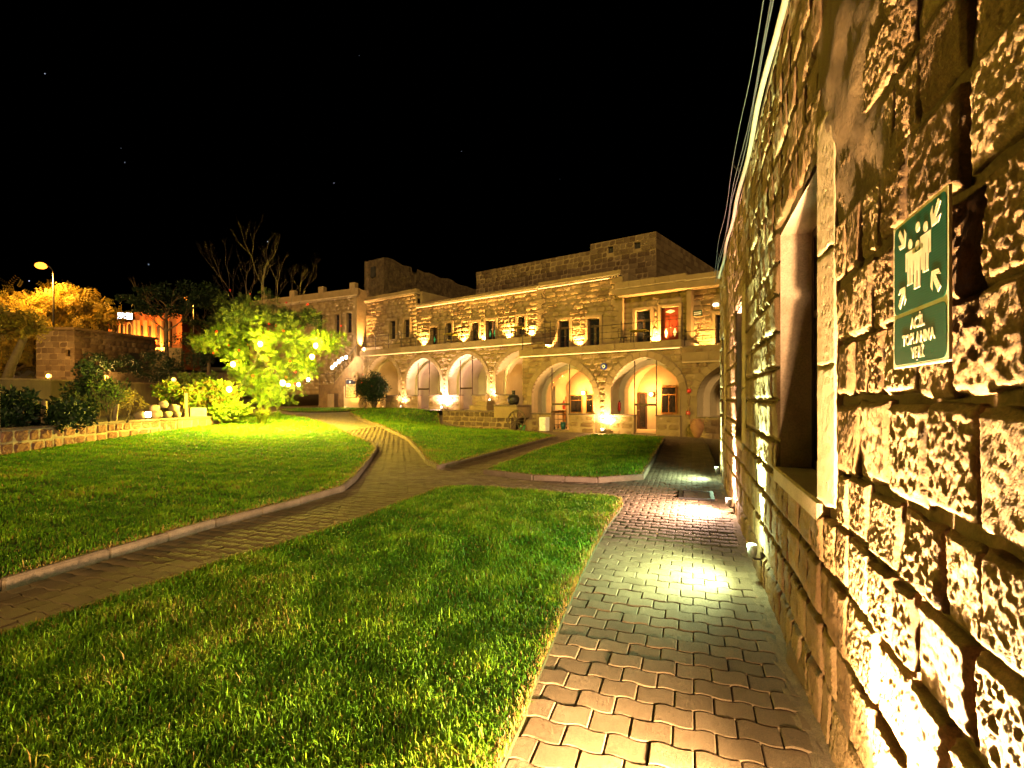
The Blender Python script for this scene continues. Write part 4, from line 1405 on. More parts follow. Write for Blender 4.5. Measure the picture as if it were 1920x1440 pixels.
# ------------------------------------------------------------------ houses behind the hotel
ub = empty('upper_house', HW(-7, 9, 6), HOT_A, 'tall plain ashlar house rising dark behind the hotel roof', 'building')
def loc_ub(a, w, z):
    return (a + 7, w - 9, z - 6)
mbw = MB()
holes = [(HA(1140, 9), HA(1150, 9), HZ(1145, 474, 9), HZ(1145, 462, 9)), (HA(1189, 9), HA(1201, 9), HZ(1195, 466, 9), HZ(1195, 454, 9))]
mb1 = rect_wall(-17.39, -7.15, 6, 11.86, 9, []); mb2 = rect_wall(-7.15, -2.49, 6, 12.34, 9, holes)
for q in (mb1, mb2):
    mbw.add([loc_ub(*p) for p in q.v], q.f)
Pc = (-2.49, 9); sd = Vector((.62, .78)); sa_ = Vector((sd.x * .8129 - sd.y * .5824, sd.x * .5824 + sd.y * .8129)).normalized()
Pe = (Pc[0] + sa_.x * 15, Pc[1] + sa_.y * 15)
mbw.add([loc_ub(*Pc, 6), loc_ub(*Pe, 6), loc_ub(*Pe, 12.34), loc_ub(*Pc, 12.34)], [(0, 1, 2, 3)])
mbw.add([loc_ub(-17.39, 9, 6), loc_ub(-17.39, 20, 6), loc_ub(-17.39, 20, 11.86), loc_ub(-17.39, 9, 11.86)], [(0, 1, 2, 3)])
ubw = mk('wall', mbw, M['fmortar'], ub)
mk('roof', MB().add([loc_ub(-17.39, 9, 11.6), loc_ub(-7.15, 9, 11.6), loc_ub(-7.15, 20, 11.6), loc_ub(-17.39, 20, 11.6)], [(0, 1, 2, 3)]).add([loc_ub(-7.15, 9, 12.1), loc_ub(*Pc, 12.1), loc_ub(*Pe, 12.1), loc_ub(-7.15, 24, 12.1)], [(0, 1, 2, 3)]), M['fmortar'], ub)
for h in holes:
    mk('window', MB().box(h[0] + 7, h[1] + 7, .15, .2, h[2] - 6, h[3] - 6), M['dim'], ub)
zs_ = [8.0 + .36 * i for i in range(13)]
r3 = [(x0 + 7, x1 + 7, z0 - 6, z1 - 6) for x0, x1, z0, z1 in courses(-17.4, -7.16, [z for z in zs_ if z < 11.9] + [11.9], .3, .6, lambda a, b: [])] + \
     [(x0 + 7, x1 + 7, z0 - 6, z1 - 6) for x0, x1, z0, z1 in courses(-7.15, -2.47, zs_, .3, .6, lambda z0, z1: [(h[0] - .05, h[1] + .05) for h in holes if z1 > h[2] and z0 < h[3]])]
hts = [block(3, 3, .02, 980 + k, .02, .08, .45, .36, .15) for k in range(6)]
lay(r3, ubw, hts, M['hutstone'], surf('house_courses', [(.058, .033, .015), (.097, .062, .030), (.145, .10, .053)], .92, 2.0, ((5, .5, .08),), 'attr', .75), 200, False, 'stone', .02, lambda r: -r[0], False, -.02, .012)
r4 = [(x0, x1, z0 - 6, z1 - 6) for x0, x1, z0, z1 in courses(.05, 13, zs_, .4, .8, lambda a, b: [])]
se = empty('x', (0, 0, 0)); bpy.data.objects.remove(se)
sm_ = MB()
for x0, x1, z0, z1 in r4:
    n_l = Vector((sa_.y, -sa_.x))
    q = []
    for x, z in ((x0 + .01, z0 + .01), (x1 - .01, z0 + .01), (x1 - .01, z1 - .01), (x0 + .01, z1 - .01)):
        q.append((Pc[0] + 7 + sa_.x * x, Pc[1] - 9 + sa_.y * x, z))
    pr = random.uniform(.01, .03)
    g = random.random()
    sm_.add(q + [(p[0] + n_l.x * pr, p[1] + n_l.y * pr, p[2]) for p in q], [(4, 5, 6, 7), (0, 1, 5, 4), (1, 2, 6, 5), (2, 3, 7, 6), (3, 0, 4, 7)], (g, g, g, 1))
tag(mk('masonry', sm_, bpy.data.materials['house_courses'], ubw), None, None, None, 'stuff')

tw = empty('rubble_tower', HW(-23, 3.4, 5), HOT_A, 'ragged rubble stone tower with one small window at the left of the hotel roof', 'tower')
def rub(p0, p1, z0, ztop, n, mz, amp):
    m = MB(); d = Vector(p1) - Vector(p0); L_ = d.length; d /= L_; nn = Vector((d.y, -d.x))
    for j in range(mz + 1):
        for i in range(n + 1):
            x = L_ * i / n; zt = ztop(i / n); z = z0 + (zt - z0) * j / mz
            e = 0 if i in (0, n) else amp * (noise.noise(Vector((x * 2.2, z * 2.2, p0[0]))) + .6 * noise.noise(Vector((x * 5, z * 5, p0[0]))))
            m.v.append((p0[0] + d.x * x + nn.x * e, p0[1] + d.y * x + nn.y * e, z))
    for j in range(mz):
        for i in range(n):
            a = j * (n + 1) + i; m.f.append([a, a + 1, a + n + 2, a + n + 1]); m.c.append(None)
    return m
jag = lambda k: (lambda t: 7.55 + .10 * noise.noise(Vector((t * 9, k, 0))) - .0 * t)
jag2 = lambda t: 7.5 - .5 * t + .28 * noise.noise(Vector((t * 7, 5.1, 0))) - (0.5 if .25 < t < .3 else 0)
tm_ = rub((-1.22, -.1), (1.13, -.1), 0, jag(1), 30, 60, .06)
t2 = rub((1.13, -.1), (1.13, 11.5), 0, jag2, 90, 50, .09); tm_.add(t2.v, t2.f)
t3 = rub((-1.22, 11.5), (-1.22, -.1), 0, jag2, 30, 30, .06); tm_.add(t3.v, t3.f)
mk('wall', tm_, M['rubble'], tw, True)
mk('roof', MB().poly([(-1.22, -.05, 7.2), (1.13, -.05, 7.2), (1.13, 11.5, 6.6), (-1.22, 11.5, 6.6)]), M['fmortar'], tw)
a_ = HA(701, 3.3) + 23
mk('window', MB().box(a_ - .25, a_ + .25, -.22, -.12, 6.15, 6.95), M['dim'], tw)

# side building left of the tower, with a balustraded roof and an outside stair
SO = HW(-23.75, 2.35, 0); sr = Vector((.897, -.4415))
sbd = empty('side_building', SO, math.atan2(sr.y, sr.x), 'plain two storey building behind the stair with piers on its parapet', 'building')
def SXu(u):
    k = (u - UC) / FPX
    return (k * SO.y - SO.x) / (sr.x - k * sr.y)
def SZv(u, v):
    return CAMH + (HOR - v) * (SO.y + SXu(u) * sr.y) / FPX
hs = [(SXu(629), SXu(638), SZv(633, 627), SZv(633, 590)), (SXu(651), SXu(661), SZv(656, 624), SZv(656, 587)), (SXu(594), SXu(606), SZv(600, 618), SZv(600, 590))]
q = rect_wall(-12.5, 0, 2.0, 9.9, 0, hs)
sw = mk('wall', q, M['fmortar'], sbd)
zl = [2.0 + .33 * i for i in range(24)]
lay(courses(-12.5, -.02, zl, .45, .85, lambda z0, z1: [(a - .16, b + .16) for a, b, c, d in hs if z1 > c and z0 < d + .16]), sw, fts, M['fsmooth'], M['fsmooth_a'], 0, False, 'stone', .008, None, False, -.02, .004)
for h in hs:
    surround(*h, 0, sw, .15, True); window(h[0], h[1], .14, h[2], h[3], sbd)
c = mk('cornice', MB().box(-12.5, 0, -.2, .2, 9.62, 9.72), M['jamb'], sbd)
m = MB()
for i in range(60): m.box(-12.4 + i * .207, -12.3 + i * .207, -.17, -.02, 9.5, 9.618)
mk('dentils', m, M['jamb'], c)
mk('parapet', MB().box(-12.5, 0, -.06, .25, 9.722, 10.25), M['fsmooth'], sbd)
for x in (-10.5, -7.2, -3.9, -.55):
    mk('parapet_pier', MB().cbox(x - .28, x + .28, -.10, .32, 9.724, 10.72, .03), M['fsmooth'], sbd)
mk('corner_pier', MB().cbox(-.34, .02, -.18, .02, 2.0, 9.5, .02), M['fsmooth'], sbd)
pu = uplight('narrow uplighter lighting the bright corner pier left of the hotel', -22.9, 1.9, 4.3, WARM, 1300, 'terrace uplighters', .03, .05, 8, 70)
pu.location = (SO.x + .897 * .30 + .4415 * .25, SO.y - .4415 * .30 + .897 * .25, 5.14)
mk('return_wall', MB().poly([(0, 0, 2), (0, 6, 2), (0, 6, 10.2), (0, 0, 10.2)]).poly([(-12.5, 0, 9.8), (0, 0, 9.8), (0, 8, 9.8), (-12.5, 8, 9.8)]), M['fmortar'], sbd)

# ------------------------------------------------------------------ patio and retaining wall before the left arches
tag(mk('patio', MB().add([tuple(HW(a, w, .93)) for a, w in [(-24, -.35), (-14.5, -.35), (-12.6, -1.0), (-6.75, -1.0), (-6.75, 1.0), (-24, 1.0)]], [(0, 1, 2, 3, 4, 5)]), M['sand']), 'narrow patio in front of the small arches', None, None, 'structure')
RW = -1.1
ra0, ra1 = HA(829, RW), -6.72
rw = empty('retaining_wall', HW(ra0, RW, -.2), HOT_A, 'low lichen stained retaining wall below the small arches', 'wall')
LR = ra1 - ra0
rwm = mk('wall', MB().box(0, LR, .05, .5, 0, 1.08), M['fmortar'], rw)
rt = [block(6, 5, .05, 1100 + k, .03, .09, .45, .27, .15, .03) for k in range(7)]
lay(courses(0, LR, [0, .28, .55, .82, 1.08], .3, .6, lambda a, b: []), rwm, rt, M['hutstone'], None, 300, False, 'stone', .025, None, False, .03, .015)
x = 0
while x < LR - .1:
    l = min(random.uniform(.5, .9), LR - x)
    mk('coping_stone', MB().cbox(x + .005, x + l - .005, -.02, .52, 1.082, 1.16 + random.uniform(0, .02), .015), M['kerb'], rw); x += l
st = empty('stone_block', HW(HA(903, .2), .2, .9), HOT_A, 'squared stone block on the patio beside the third arch', 'stone block')
mk('block', MB().cbox(-.55, .75, -.5, .3, 0, .34, .03), M['fsmooth'], st)
mk('upper_block', MB().cbox(-.1, .7, -.4, .25, .342, .58, .03), M['fsmooth'], st)
# second, higher block by the corner
st = empty('stone_bench', HW(HA(965, -.6), -.6, .6), HOT_A, 'stone ledge at the corner carrying a dark stove', 'bench')
mk('seat', MB().cbox(-1.0, .55, -.55, .7, 0, .62, .03), M['fsmooth'], st)
mk('top_slab', MB().cbox(-1.05, .6, -.6, .72, .622, .70, .02), M['kerb'], st)
sv = empty('iron_stove', HW(HA(963, -.4), -.4, 1.302), HOT_A, 'small dark iron stove standing on the corner ledge', 'stove')
mk('pot', MB().lathe([(0, 0), (.22, 0), (.30, .12), (.33, .32), (.28, .44), (.24, .46), (0, .46)], (0, 0, 0), 18), M['iron'], sv, True)
mk('chimney', MB().lathe([(.09, .46), (.09, .74), (.12, .76), (0, .76)], (0, 0, 0), 12), M['iron'], sv)
mk('lid', MB().lathe([(.25, .461), (.26, .50), (.10, .54), (.10, .56)], (0, 0, 0), 18), M['black'], sv)

# wagon wheel leaning at the foot of the wall
whl = empty('wagon_wheel', HW(HA(967, -1.5), -1.45, -.06), HOT_A, 'old spoked wagon wheel leaning against the retaining wall', 'wheel')
r = .56
piv = bpy.data.objects
ring = MB(); n = 30
for k in range(n):
    t0 = 2 * math.pi * k / n
    ring.v += [((r - .05) * math.cos(t0), -.03, (r - .05) * math.sin(t0)), (r * math.cos(t0), -.035, r * math.sin(t0)), (r * math.cos(t0), .035, r * math.sin(t0)), ((r - .05) * math.cos(t0), .03, (r - .05) * math.sin(t0))]
for k in range(n):
    a, b = 4 * k, 4 * ((k + 1) % n)
    for j in range(4):
        ring.f.append([a + j, a + (j + 1) % 4, b + (j + 1) % 4, b + j]); ring.c.append(None)
def lean(o):
    o.location = (0, .0, r); o.rotation_euler = (R(-14), 0, 0)
lean(mk('rim', ring, M['bark'], whl))
lean(mk('hub', MB().tube([(0, -.10, 0), (0, .10, 0)], .075, 12), M['bark'], whl))
for k in range(12):
    t = 2 * math.pi * k / 12
    lean(mk('spoke', MB().tube([(.06 * math.cos(t), 0, .06 * math.sin(t)), ((r - .04) * math.cos(t), 0, (r - .04) * math.sin(t))], .02, 6), M['bark'], whl))
bk = empty('bucket', HW(HA(980, -1.3), -1.3, -.06), 0, 'small green bucket beside the wagon wheel', 'bucket')
mk('body', MB().lathe([(0, 0), (.11, 0), (.15, .32), (.14, .32), (.10, .02), (0, .02)], (0, 0, 0), 16), M['green'], bk, True)
mk('handle', MB().tube([(.15 * math.cos(t), 0, .30 + .13 * math.sin(t)) for t in np.linspace(0, math.pi, 10)], .006, 5), M['iron'], bk)

# objects before the glowing arches
cb = empty('electric_cabinet', HW(HA(1019, -.35), -.35, -.06), HOT_A, 'white metal meter cabinet against the low wall', 'cabinet')
mk('body', MB().cbox(-.20, .20, -.12, .28, 0, .72, .012), M['white'], cb)
mk('door_panel', MB().box(-.17, .17, -.135, -.122, .05, .67), M['white'], cb)
mk('lock', MB().tube([(.13, -.15, .36), (.13, -.136, .36)], .015, 8), M['iron'], cb)
tr = empty('trolley', HW(HA(1051, .9), .9, 0.002), HOT_A, 'small dark serving trolley inside the arch doorway', 'trolley')
m = MB()
for sx in (-.26, .26):
    for sy in (-.18, .18):
        m.tube([(sx, sy, .08), (sx, sy, .78 if sy < 0 else .95)], .013, 6)
m.tube([(-.26, .18, .95), (.26, .18, .95)], .013, 6)
mk('frame', m, M['iron'], tr)
for z in (.22, .5, .76):
    mk('shelf', MB().box(-.27, .27, -.2, .2, z, z + .02), M['black'], tr)
for sx in (-.26, .26):
    for sy in (-.18, .18):
        w_ = mk('wheel', MB().tube([(sx, sy - .015, .045), (sx, sy + .015, .045)], .045, 10), M['black'], tr)
bn = empty('bin', HW(HA(1056, .5), .5, .002), 0, 'dark teal waste bin beside the trolley', 'bin')
mk('body', MB().lathe([(0, 0), (.11, 0), (.14, .36), (.125, .36), (.10, .02), (0, .02)], (0, 0, 0), 14), plain('teal_plastic', (.01, .07, .08), .4), bn, True)
mk('rim', MB().lathe([(.125, .36), (.15, .36), (.15, .385), (.125, .385)], (0, 0, 0), 14), plain('teal_rim', (.015, .09, .1), .4), bn)
def extinguisher(label, a, w, z):
    e = empty('fire_extinguisher', HW(a, w, z), HOT_A, label, 'extinguisher', 'red fire extinguishers in the arches')
    mk('cylinder', MB().lathe([(0, 0), (.07, 0), (.075, .03), (.075, .36), (.05, .42), (.025, .44), (0, .44)], (0, 0, 0), 14), M['red'], e, True)
    mk('valve', MB().box(-.03, .03, -.02, .02, .442, .50).tube([(0, -.02, .49), (.10, -.02, .50)], .01, 6), M['black'], e)
    mk('hose', MB().tube([(.03, -.03, .47), (.10, -.05, .36), (.09, -.06, .14)], .010, 6), M['black'], e)
    mk('hanger', MB().box(-.015, .015, .076, .13, .25, .3), M['iron'], e)
extinguisher('red fire extinguisher on the inner side of the arch nearest the pier', -1.36, .75, 1.02)
extinguisher('red fire extinguisher hanging inside the arch with the trolley', HA(1057, 2.2), 2.2, 1.02)
extinguisher('red fire extinguisher hanging inside the second small arch', -13.98, 2.0, 2.0)
ey = empty('evil_eye_disc', HW(HA(1132, -.09), -.09, HZ(1132, 687, -.09)), HOT_A, 'round blue glass eye charm on the pier between the glowing arches', 'charm')
mk('disc', MB().tube([(0, -.02, 0), (0, .04, 0)], .16, 24), M['blue'], ey)
mk('white_ring', MB().tube([(0, -.026, 0), (0, -.0205, 0)], .085, 20), M['white'], ey)
mk('pupil', MB().tube([(0, -.032, 0), (0, -.0265, 0)], .045, 16), M['black'], ey)
for i, (u, v, lab) in enumerate([(1292, 733, 'round red alarm bell on the wall right of the glowing arches'), (1290, 774, 'small red call point low on the wall right of the glowing arches')]):
    p = empty('alarm_bell' if i == 0 else 'call_point', HW(HA(u, -.08), -.08, HZ(u, v, -.08)), HOT_A, lab, 'alarm')
    if i == 0:
        mk('dome', MB().lathe([(.10, 0), (.095, .03), (.06, .06), (0, .07)], (0, 0, 0), 16), M['red'], p, True).rotation_euler = (R(90), 0, 0)
        mk('base', MB().tube([(0, .002, 0), (0, .05, 0)], .07, 12), M['black'], p)
    else:
        mk('box', MB().cbox(-.08, .08, -.02, .05, -.07, .07, .01), M['red'], p)
        mk('button', MB().tube([(0, -.035, 0), (0, -.021, 0)], .025, 12), M['white'], p)
jr = empty('clay_jar', HW(HA(1307, -.55), -.55, -.07), 0, 'tall terracotta jar standing in the yard against the wall', 'jar')
mk('body', MB().lathe([(0, 0), (.10, 0), (.16, .10), (.27, .38), (.29, .52), (.24, .68), (.15, .76), (.17, .82), (.13, .82), (.12, .76), (0, .74)], (0, 0, 0), 22), M['terracotta'], jr, True)
for sx in (-1, 1):
    mk('handle', MB().tube([(sx * .15, 0, .79), (sx * .27, 0, .78), (sx * .28, 0, .66), (sx * .24, 0, .62)], .02, 6), M['terracotta'], jr, True)
es = empty('exit_sign', HW(HA(1308, 2.9), 2.88, HZ(1308, 587, 2.9)), HOT_A, 'small dark green plate on the wall right of the red door', 'sign')
mk('plate', MB().cbox(-.22, .22, 0, .03, -.13, .13, .01), plain('dark_green_plate', (.01, .05, .02), .4), es)
for z in (-.05, .04):
    mk('stripe', MB().box(-.17, .17, -.004, -.001, z - .02, z + .02), M['white'], es)
el = empty('emergency_lamp', HW(HA(1342, 2.7), 2.7, HZ(1342, 571, 2.7)), HOT_A, 'small white emergency lamp near the wall top by the rough building', 'lamp')
mk('case', MB().cbox(-.14, .14, 0, .2, -.08, .08, .02), M['white'], el)
mk('diffuser', MB().box(-.11, .11, -.01, -.001, -.05, .05), emit('cool_diffuser', (.75, 1, .8), 3), el)

# terrace furniture
def table(label, a, w, z, m):
    t = empty('terrace_table', HW(a, w, z), HOT_A + random.uniform(-.2, .2), label, 'table', 'terrace tables')
    mk('table_top', MB().cbox(-.42, .42, -.38, .38, .70, .74, .01), m, t)
    for sx in (-.34, .34):
        for sy in (-.3, .3):
            mk('leg', MB().tube([(sx, sy, 0), (sx * .95, sy * .95, .70)], .022, 6), M['iron'], t)
def chair(label, a, w, z, rz):
    t = empty('terrace_chair', HW(a, w, z), HOT_A + rz, label, 'chair', 'terrace chairs')
    mk('seat', MB().lathe([(0, .42), (.2, .42), (.2, .45), (0, .45)], (0, 0, 0), 14), M['dkwood'], t)
    for k in range(4):
        an = math.pi / 4 + k * math.pi / 2
        mk('leg', MB().tube([(.2 * math.cos(an), .2 * math.sin(an), 0), (.15 * math.cos(an), .15 * math.sin(an), .42)], .013, 6), M['iron'], t)
    mk('backrest', MB().tube([(-.17, .15, .43), (-.19, .2, .70), (-.12, .22, .86), (0, .23, .90), (.12, .22, .86), (.19, .2, .70), (.17, .15, .43)], .013, 6).tube([(-.18, .2, .66), (.18, .2, .66)], .01, 6), M['iron'], t)
table('yellow topped table beside the red door on the terrace', HA(1198, 1.3), 1.3, 4.26, M['yellow'])
chair('wire back chair left of the yellow table by the red door', HA(1169, 1.2), 1.2, 4.26, 1.3)
chair('wire back chair right of the yellow table by the red door', HA(1216, 1.5), 1.5, 4.26, -1.2)
table('yellow topped table by the lone terrace window', HA(972, 1.9), 1.9, 5.13, M['yellow'])
table('yellow topped table left of the paired terrace doors', HA(846, 1.9), 1.9, 5.13, M['yellow'])
chair('wire back chair by the lone terrace window', HA(985, 1.8), 1.8, 5.13, -1.0)

# ------------------------------------------------------------------ outside stair at the left end of the hotel
sa0 = -27.2
stw = empty('stair', HW(sa0, 1.2, .6), HOT_A, 'outside stone stair climbing to the terrace beside the first arch', 'stair')
def tri(m, pts, y0, y1):
    n = len(pts)
    m.add([(x, y0, z) for x, z in pts] + [(x, y1, z) for x, z in pts], [tuple(range(n)), tuple(range(2 * n - 1, n - 1, -1))] + [(i, n + i, n + (i + 1) % n, (i + 1) % n) for i in range(n)])
    return m
L5 = -21.5 - sa0
mk('side_wall', tri(MB(), [(0, 0), (L5, 0), (L5, 4.2), (L5 - 1.0, 4.2), (1.9, 2.15), (0, 2.15)], .0, .3), M['fstone'], stw)
ns = 12
for k in range(ns):
    x = 1.9 + (L5 - 2.9) * k / ns
    mk('step', MB().box(x, L5, .302, 1.5, 2.0 + 2.1 * k / ns, 2.15 + 2.1 * (k + 1) / ns - .05), M['jamb'], stw)
mk('landing', MB().box(0, 1.9, .302, 1.5, 1.9, 2.05), M['jamb'], stw)
mk('back_wall', MB().box(0, L5, 1.5, 1.7, 0, 5.0), M['plaster'], stw)
mk('handrail', MB().tube([(0, .1, 3.0), (1.9, .1, 3.0), (L5 - 1.0, .1, 5.05), (L5, .1, 5.05)], .02, 6), M['iron'], stw)
for x, z in [(0, 2.15), (.95, 2.15), (1.9, 2.15), (3.2, 3.3), (4.5, 4.1)]:
    mk('post', MB().tube([(x, .1, z), (x, .1, z + .9)], .018, 6), M['iron'], stw)
dd = mk('cellar_door', MB().box(HA(613, 1.1) - sa0, HA(632, 1.1) - sa0, -.05, -.003, .3, 1.45), M['dkwood'], stw)
for k in range(5):
    x = HA(613, 1.1) - sa0 + .03 + k * .17
    mk('plank', MB().box(x, x + .14, -.07, -.052, .32, 1.43), M['wood'], dd)
nc0, nc1 = HA(641, 1.0) - sa0, HA(671, 1.0) - sa0
mk('alcove', MB().box(nc0, nc1, -.03, -.003, .3, 2.0), M['vault'], stw)
ob = empty('notice_board', HW(HA(658, .9), .9, HZ(658, 728, .9)), HOT_A, 'framed notice board with dark header below the stair', 'board')
hwb, hhb = .62, .68
mk('board', MB().cbox(-hwb, hwb, 0, .06, -hhb, hhb, .02), surf('weathered_notice', [(.12, .08, .04), (.34, .24, .12), (.5, .4, .22)], .8, 6, ((20, .3, .02),)), ob)
mk('header', slab(rrect(-hwb + .05, hwb - .05, hhb * .45, hhb - .05, .12), -.012, -.001), plain('dark_blue_header', (.012, .014, .04), .5), ob)
mk('emblem', slab(disc(-.1, hhb * .68, .09), -.018, -.0125), M['white'], ob)
fr = MB()
for x0, x1, z0, z1 in [(-hwb - .05, -hwb, -hhb, hhb), (hwb, hwb + .05, -hhb, hhb), (-hwb, hwb, hhb, hhb + .05), (-hwb, hwb, -hhb - .05, -hhb)]:
    fr.box(x0, x1, -.02, .06, z0, z1)
mk('frame', fr, M['dkwood'], ob)
for u, v, rr, lab in [(667, 706, .36, 'grey millstone disc hung on the wall above the notice board'), (681, 757, .40, 'pale millstone leaning behind the round bush')]:
    ms = empty('millstone', HW(HA(u, .9), .86, HZ(u, v, .9)), HOT_A, lab, 'millstone', 'millstones by the stair')
    mk('disc', MB().lathe([(rr * .25, -.07), (rr * .95, -.07), (rr, -.03), (rr, .07), (rr * .25, .07), (rr * .25, -.07)], (0, 0, 0), 22), M['fstone'], ms).rotation_euler = (R(90), 0, 0)
    mk('hub', MB().lathe([(0, -.03), (rr * .25, -.03)], (0, 0, 0), 12), M['dim'], ms).rotation_euler = (R(90), 0, 0)
uplight('warm uplighter below the notice board', HA(648, .4), .4, .9, GOLD, 60, 'ground floodlights', .1, .06, 10, 150, 6)

# ------------------------------------------------------------------ low block wall, posts and bed at the left
bl = [GP(*p) for p in [(-140, 885), (0, 861), (100, 845), (200, 829), (300, 814), (415, 798)]]
bl = [(-15.2, 8.2)] + bl[1:]
gw = empty('garden_wall', (bl[0][0], bl[0][1], 0), 0, 'low wall of red brown blocks with white mortar and pale coping', 'wall')
core = MB(); ox, oy = bl[0]
wstones = [block(8, 6, .03, 1200 + k, .02, .07, .42, .3, .12, .02) for k in range(8)]
wsm = []
for t in wstones:
    me = t.mesh('block_stone'); me.materials.append(M['brownstone']); wsm.append(me)
def walltop(x, y):
    return .885 + 0 * x
for a, b in zip(bl, bl[1:]):
    A2, B2 = Vector(a), Vector(b); d = (B2 - A2); L_ = d.length; d /= L_; nn = Vector((d.y, -d.x))      # nn points to the lawn
    za, zb = H(*a) - .1, H(*b) - .1
    q = []
    for p, z in ((A2, za), (B2, zb)):
        for off in (0.0, -.34):
            w = p + nn * off
            q += [(w.x - ox, w.y - oy, z), (w.x - ox, w.y - oy, walltop(*p) - .05)]
    core.add(q, [(0, 4, 5, 1), (2, 3, 7, 6), (1, 5, 7, 3), (0, 1, 3, 2), (4, 6, 7, 5)])
gwm = mk('mortar_core', core, M['whitemortar'], gw)
for a, b in zip(bl, bl[1:]):
    A2, B2 = Vector(a), Vector(b); d = (B2 - A2); L_ = d.length; d /= L_; nn = Vector((d.y, -d.x)); an = math.atan2(d.y, d.x)
    zlo = (H(*a) + H(*b)) / 2 + .03; zhi = walltop(0, 0) - .055
    nrow = 2 if zhi - zlo > .38 else 1
    for r_ in range(nrow):
        x = 0 if r_ % 2 else random.uniform(-.1, 0)
        while x < L_ - .05:
            l = random.uniform(.30, .52)
            x0, x1 = max(0, x), min(L_, x + l); x += l
            if x1 - x0 < .08: continue
            c = A2 + d * (x0 + x1) / 2 + nn * .012
            hgt = (zhi - zlo) / nrow
            o = mk('block_stone', random.choice(wsm), None, gwm)
            o.location = (c.x - ox, c.y - oy, zlo + hgt * (r_ + .5))
            o.scale = (x1 - x0 - .022, 1, hgt - .022); o.rotation_euler = (0, 0, an)
    m_ = max(1, round(L_ / .9))
    for k in range(m_):
        p, q_ = A2 + d * (L_ * k / m_), A2 + d * (L_ * (k + 1) / m_); c = (p + q_) / 2 - nn * .16
        o = mk('coping_stone', MB().cbox(-L_ / m_ / 2 + .004, L_ / m_ / 2 - .004, -.22, .22, 0, .06, .012), M['kerb'], gw)
        o.location = (c.x - ox, c.y - oy, walltop(0, 0) - .048 + random.uniform(0, .006)); o.rotation_euler = (0, 0, an)
bed = [(p[0] - .3, p[1] + .05) for p in bl]
bedm = MB()
bedo = bed + [(-13.0, 26.5), (-20, 30.5), (-22, 30), (-20.5, 14), (-24, 6)]
bedm.poly([(x, y, .83) for x, y in bedo])
tag(mk('planting_bed', bedm, M['soil']), 'dark planting bed behind the low block wall', None, None, 'structure')

def stake(label, x, y, z, h, lean=(0, 0), w=.055):
    t = empty('wooden_post', (x, y, z), random.uniform(0, 1), label, 'post', 'wooden posts along the low wall')
    m = MB(); n = 5
    for i in range(n):
        f = i / (n - 1); s = w * (1 - .12 * f)
        cx, cy = lean[0] * f * h + .008 * noise.noise(Vector((f * 3, x, 0))), lean[1] * f * h
        m.v += [(cx - s, cy - s * .8, h * f), (cx + s, cy - s * .8, h * f), (cx + s, cy + s * .8, h * f), (cx - s, cy + s * .8, h * f)]
    for i in range(n - 1):
        for j in range(4):
            m.f.append([4 * i + j, 4 * i + (j + 1) % 4, 4 * i + 4 + (j + 1) % 4, 4 * i + 4 + j]); m.c.append(None)
    m.f.append([4 * n - 4, 4 * n - 3, 4 * n - 2, 4 * n - 1]); m.c.append(None)
    mk('shaft', m, M['wood'], t)
    mk('wire_nail', MB().tube([(0, -w * 1.2, h * .8), (0, w * 1.2, h * .8)], .004, 5), M['iron'], t)
def on_wall(u):
    for a, b in zip(bl, bl[1:]):
        ka, kb = a[0] / a[1], b[0] / b[1]; k = (u - UC) / FPX
        if ka <= k <= kb:
            # intersection of the view column with the wall line
            t = (k * a[1] - a[0]) / ((b[0] - a[0]) - k * (b[1] - a[1])); return Vector((a[0] + t * (b[0] - a[0]), a[1] + t * (b[1] - a[1])))
    return Vector(bl[1])
for u, h, ln, lab in [(2, .98, (0, 0), 'wooden post at the left edge of the picture'), (91, .68, (0, 0), 'short wooden post beside the dark shrub'), (222, .58, (.12, .0), 'leaning wooden post between the thin shrubs'), (357, .98, (-.02, 0), 'tall wooden post right of the stone heap')]:
    p = on_wall(u)
    stake(lab, p.x - .22, p.y + .12, .84, h, ln)

# heap of rounded stones with a floodlight, and a cut slab
def boulder(label, x, y, z, s, seed, grp='heap of pale stones on the low wall'):
    rd = random.Random(seed); m = MB().ball((0, 0, 0), 1, 16)
    out = []
    for v in m.v:
        q = Vector(v); d = q.normalized() if q.length > 1e-6 else Vector((0, 0, 1))
        f = 1 + .22 * noise.noise(d * 1.6 + Vector((seed, 0, 0))) + .08 * noise.noise(d * 4 + Vector((seed, 3, 0)))
        b = [math.copysign(abs(c) ** .7, c) for c in d]
        out.append((b[0] * f * s[0], b[1] * f * s[1], b[2] * f * s[2]))
    m.v = out
    o = mk('boulder', m, M['rubble2'], None, True); o.location = (x, y, z); o.rotation_euler = (0, rd.uniform(-.15, .15), rd.uniform(0, 3))
    tag(o, label, 'stone', grp)
M['rubble2'] = surf('pale_boulder', [(.24, .175, .10), (.36, .28, .17)], .9, 5.0, ((10, .5, .03), (40, .4, .01)))
p0 = on_wall(305); zb_ = .94
for i, (du, dz, s, lab) in enumerate([(267, 0, (.17, .13, .12), 'pale stone at the left end of the heap'), (298, 0, (.17, .14, .13), 'low pale stone left of the middle of the heap'), (318, 0, (.18, .14, .11), 'squared pale stone at the middle of the heap bottom'), (336, 0, (.11, .12, .10), 'small pale stone at the right end of the heap'),
                                     (294, .22, (.19, .15, .12), 'pale stone lying second layer of the heap left'), (331, .20, (.16, .15, .14), 'grey stone lying second layer of the heap right'), (311, .36, (.14, .13, .12), 'round stone topping the heap')]):
    p = on_wall(du); boulder(lab, p.x - .18, p.y + .15, zb_ + dz + s[2] * .8, s, 31 + i)
sl = on_wall(372)
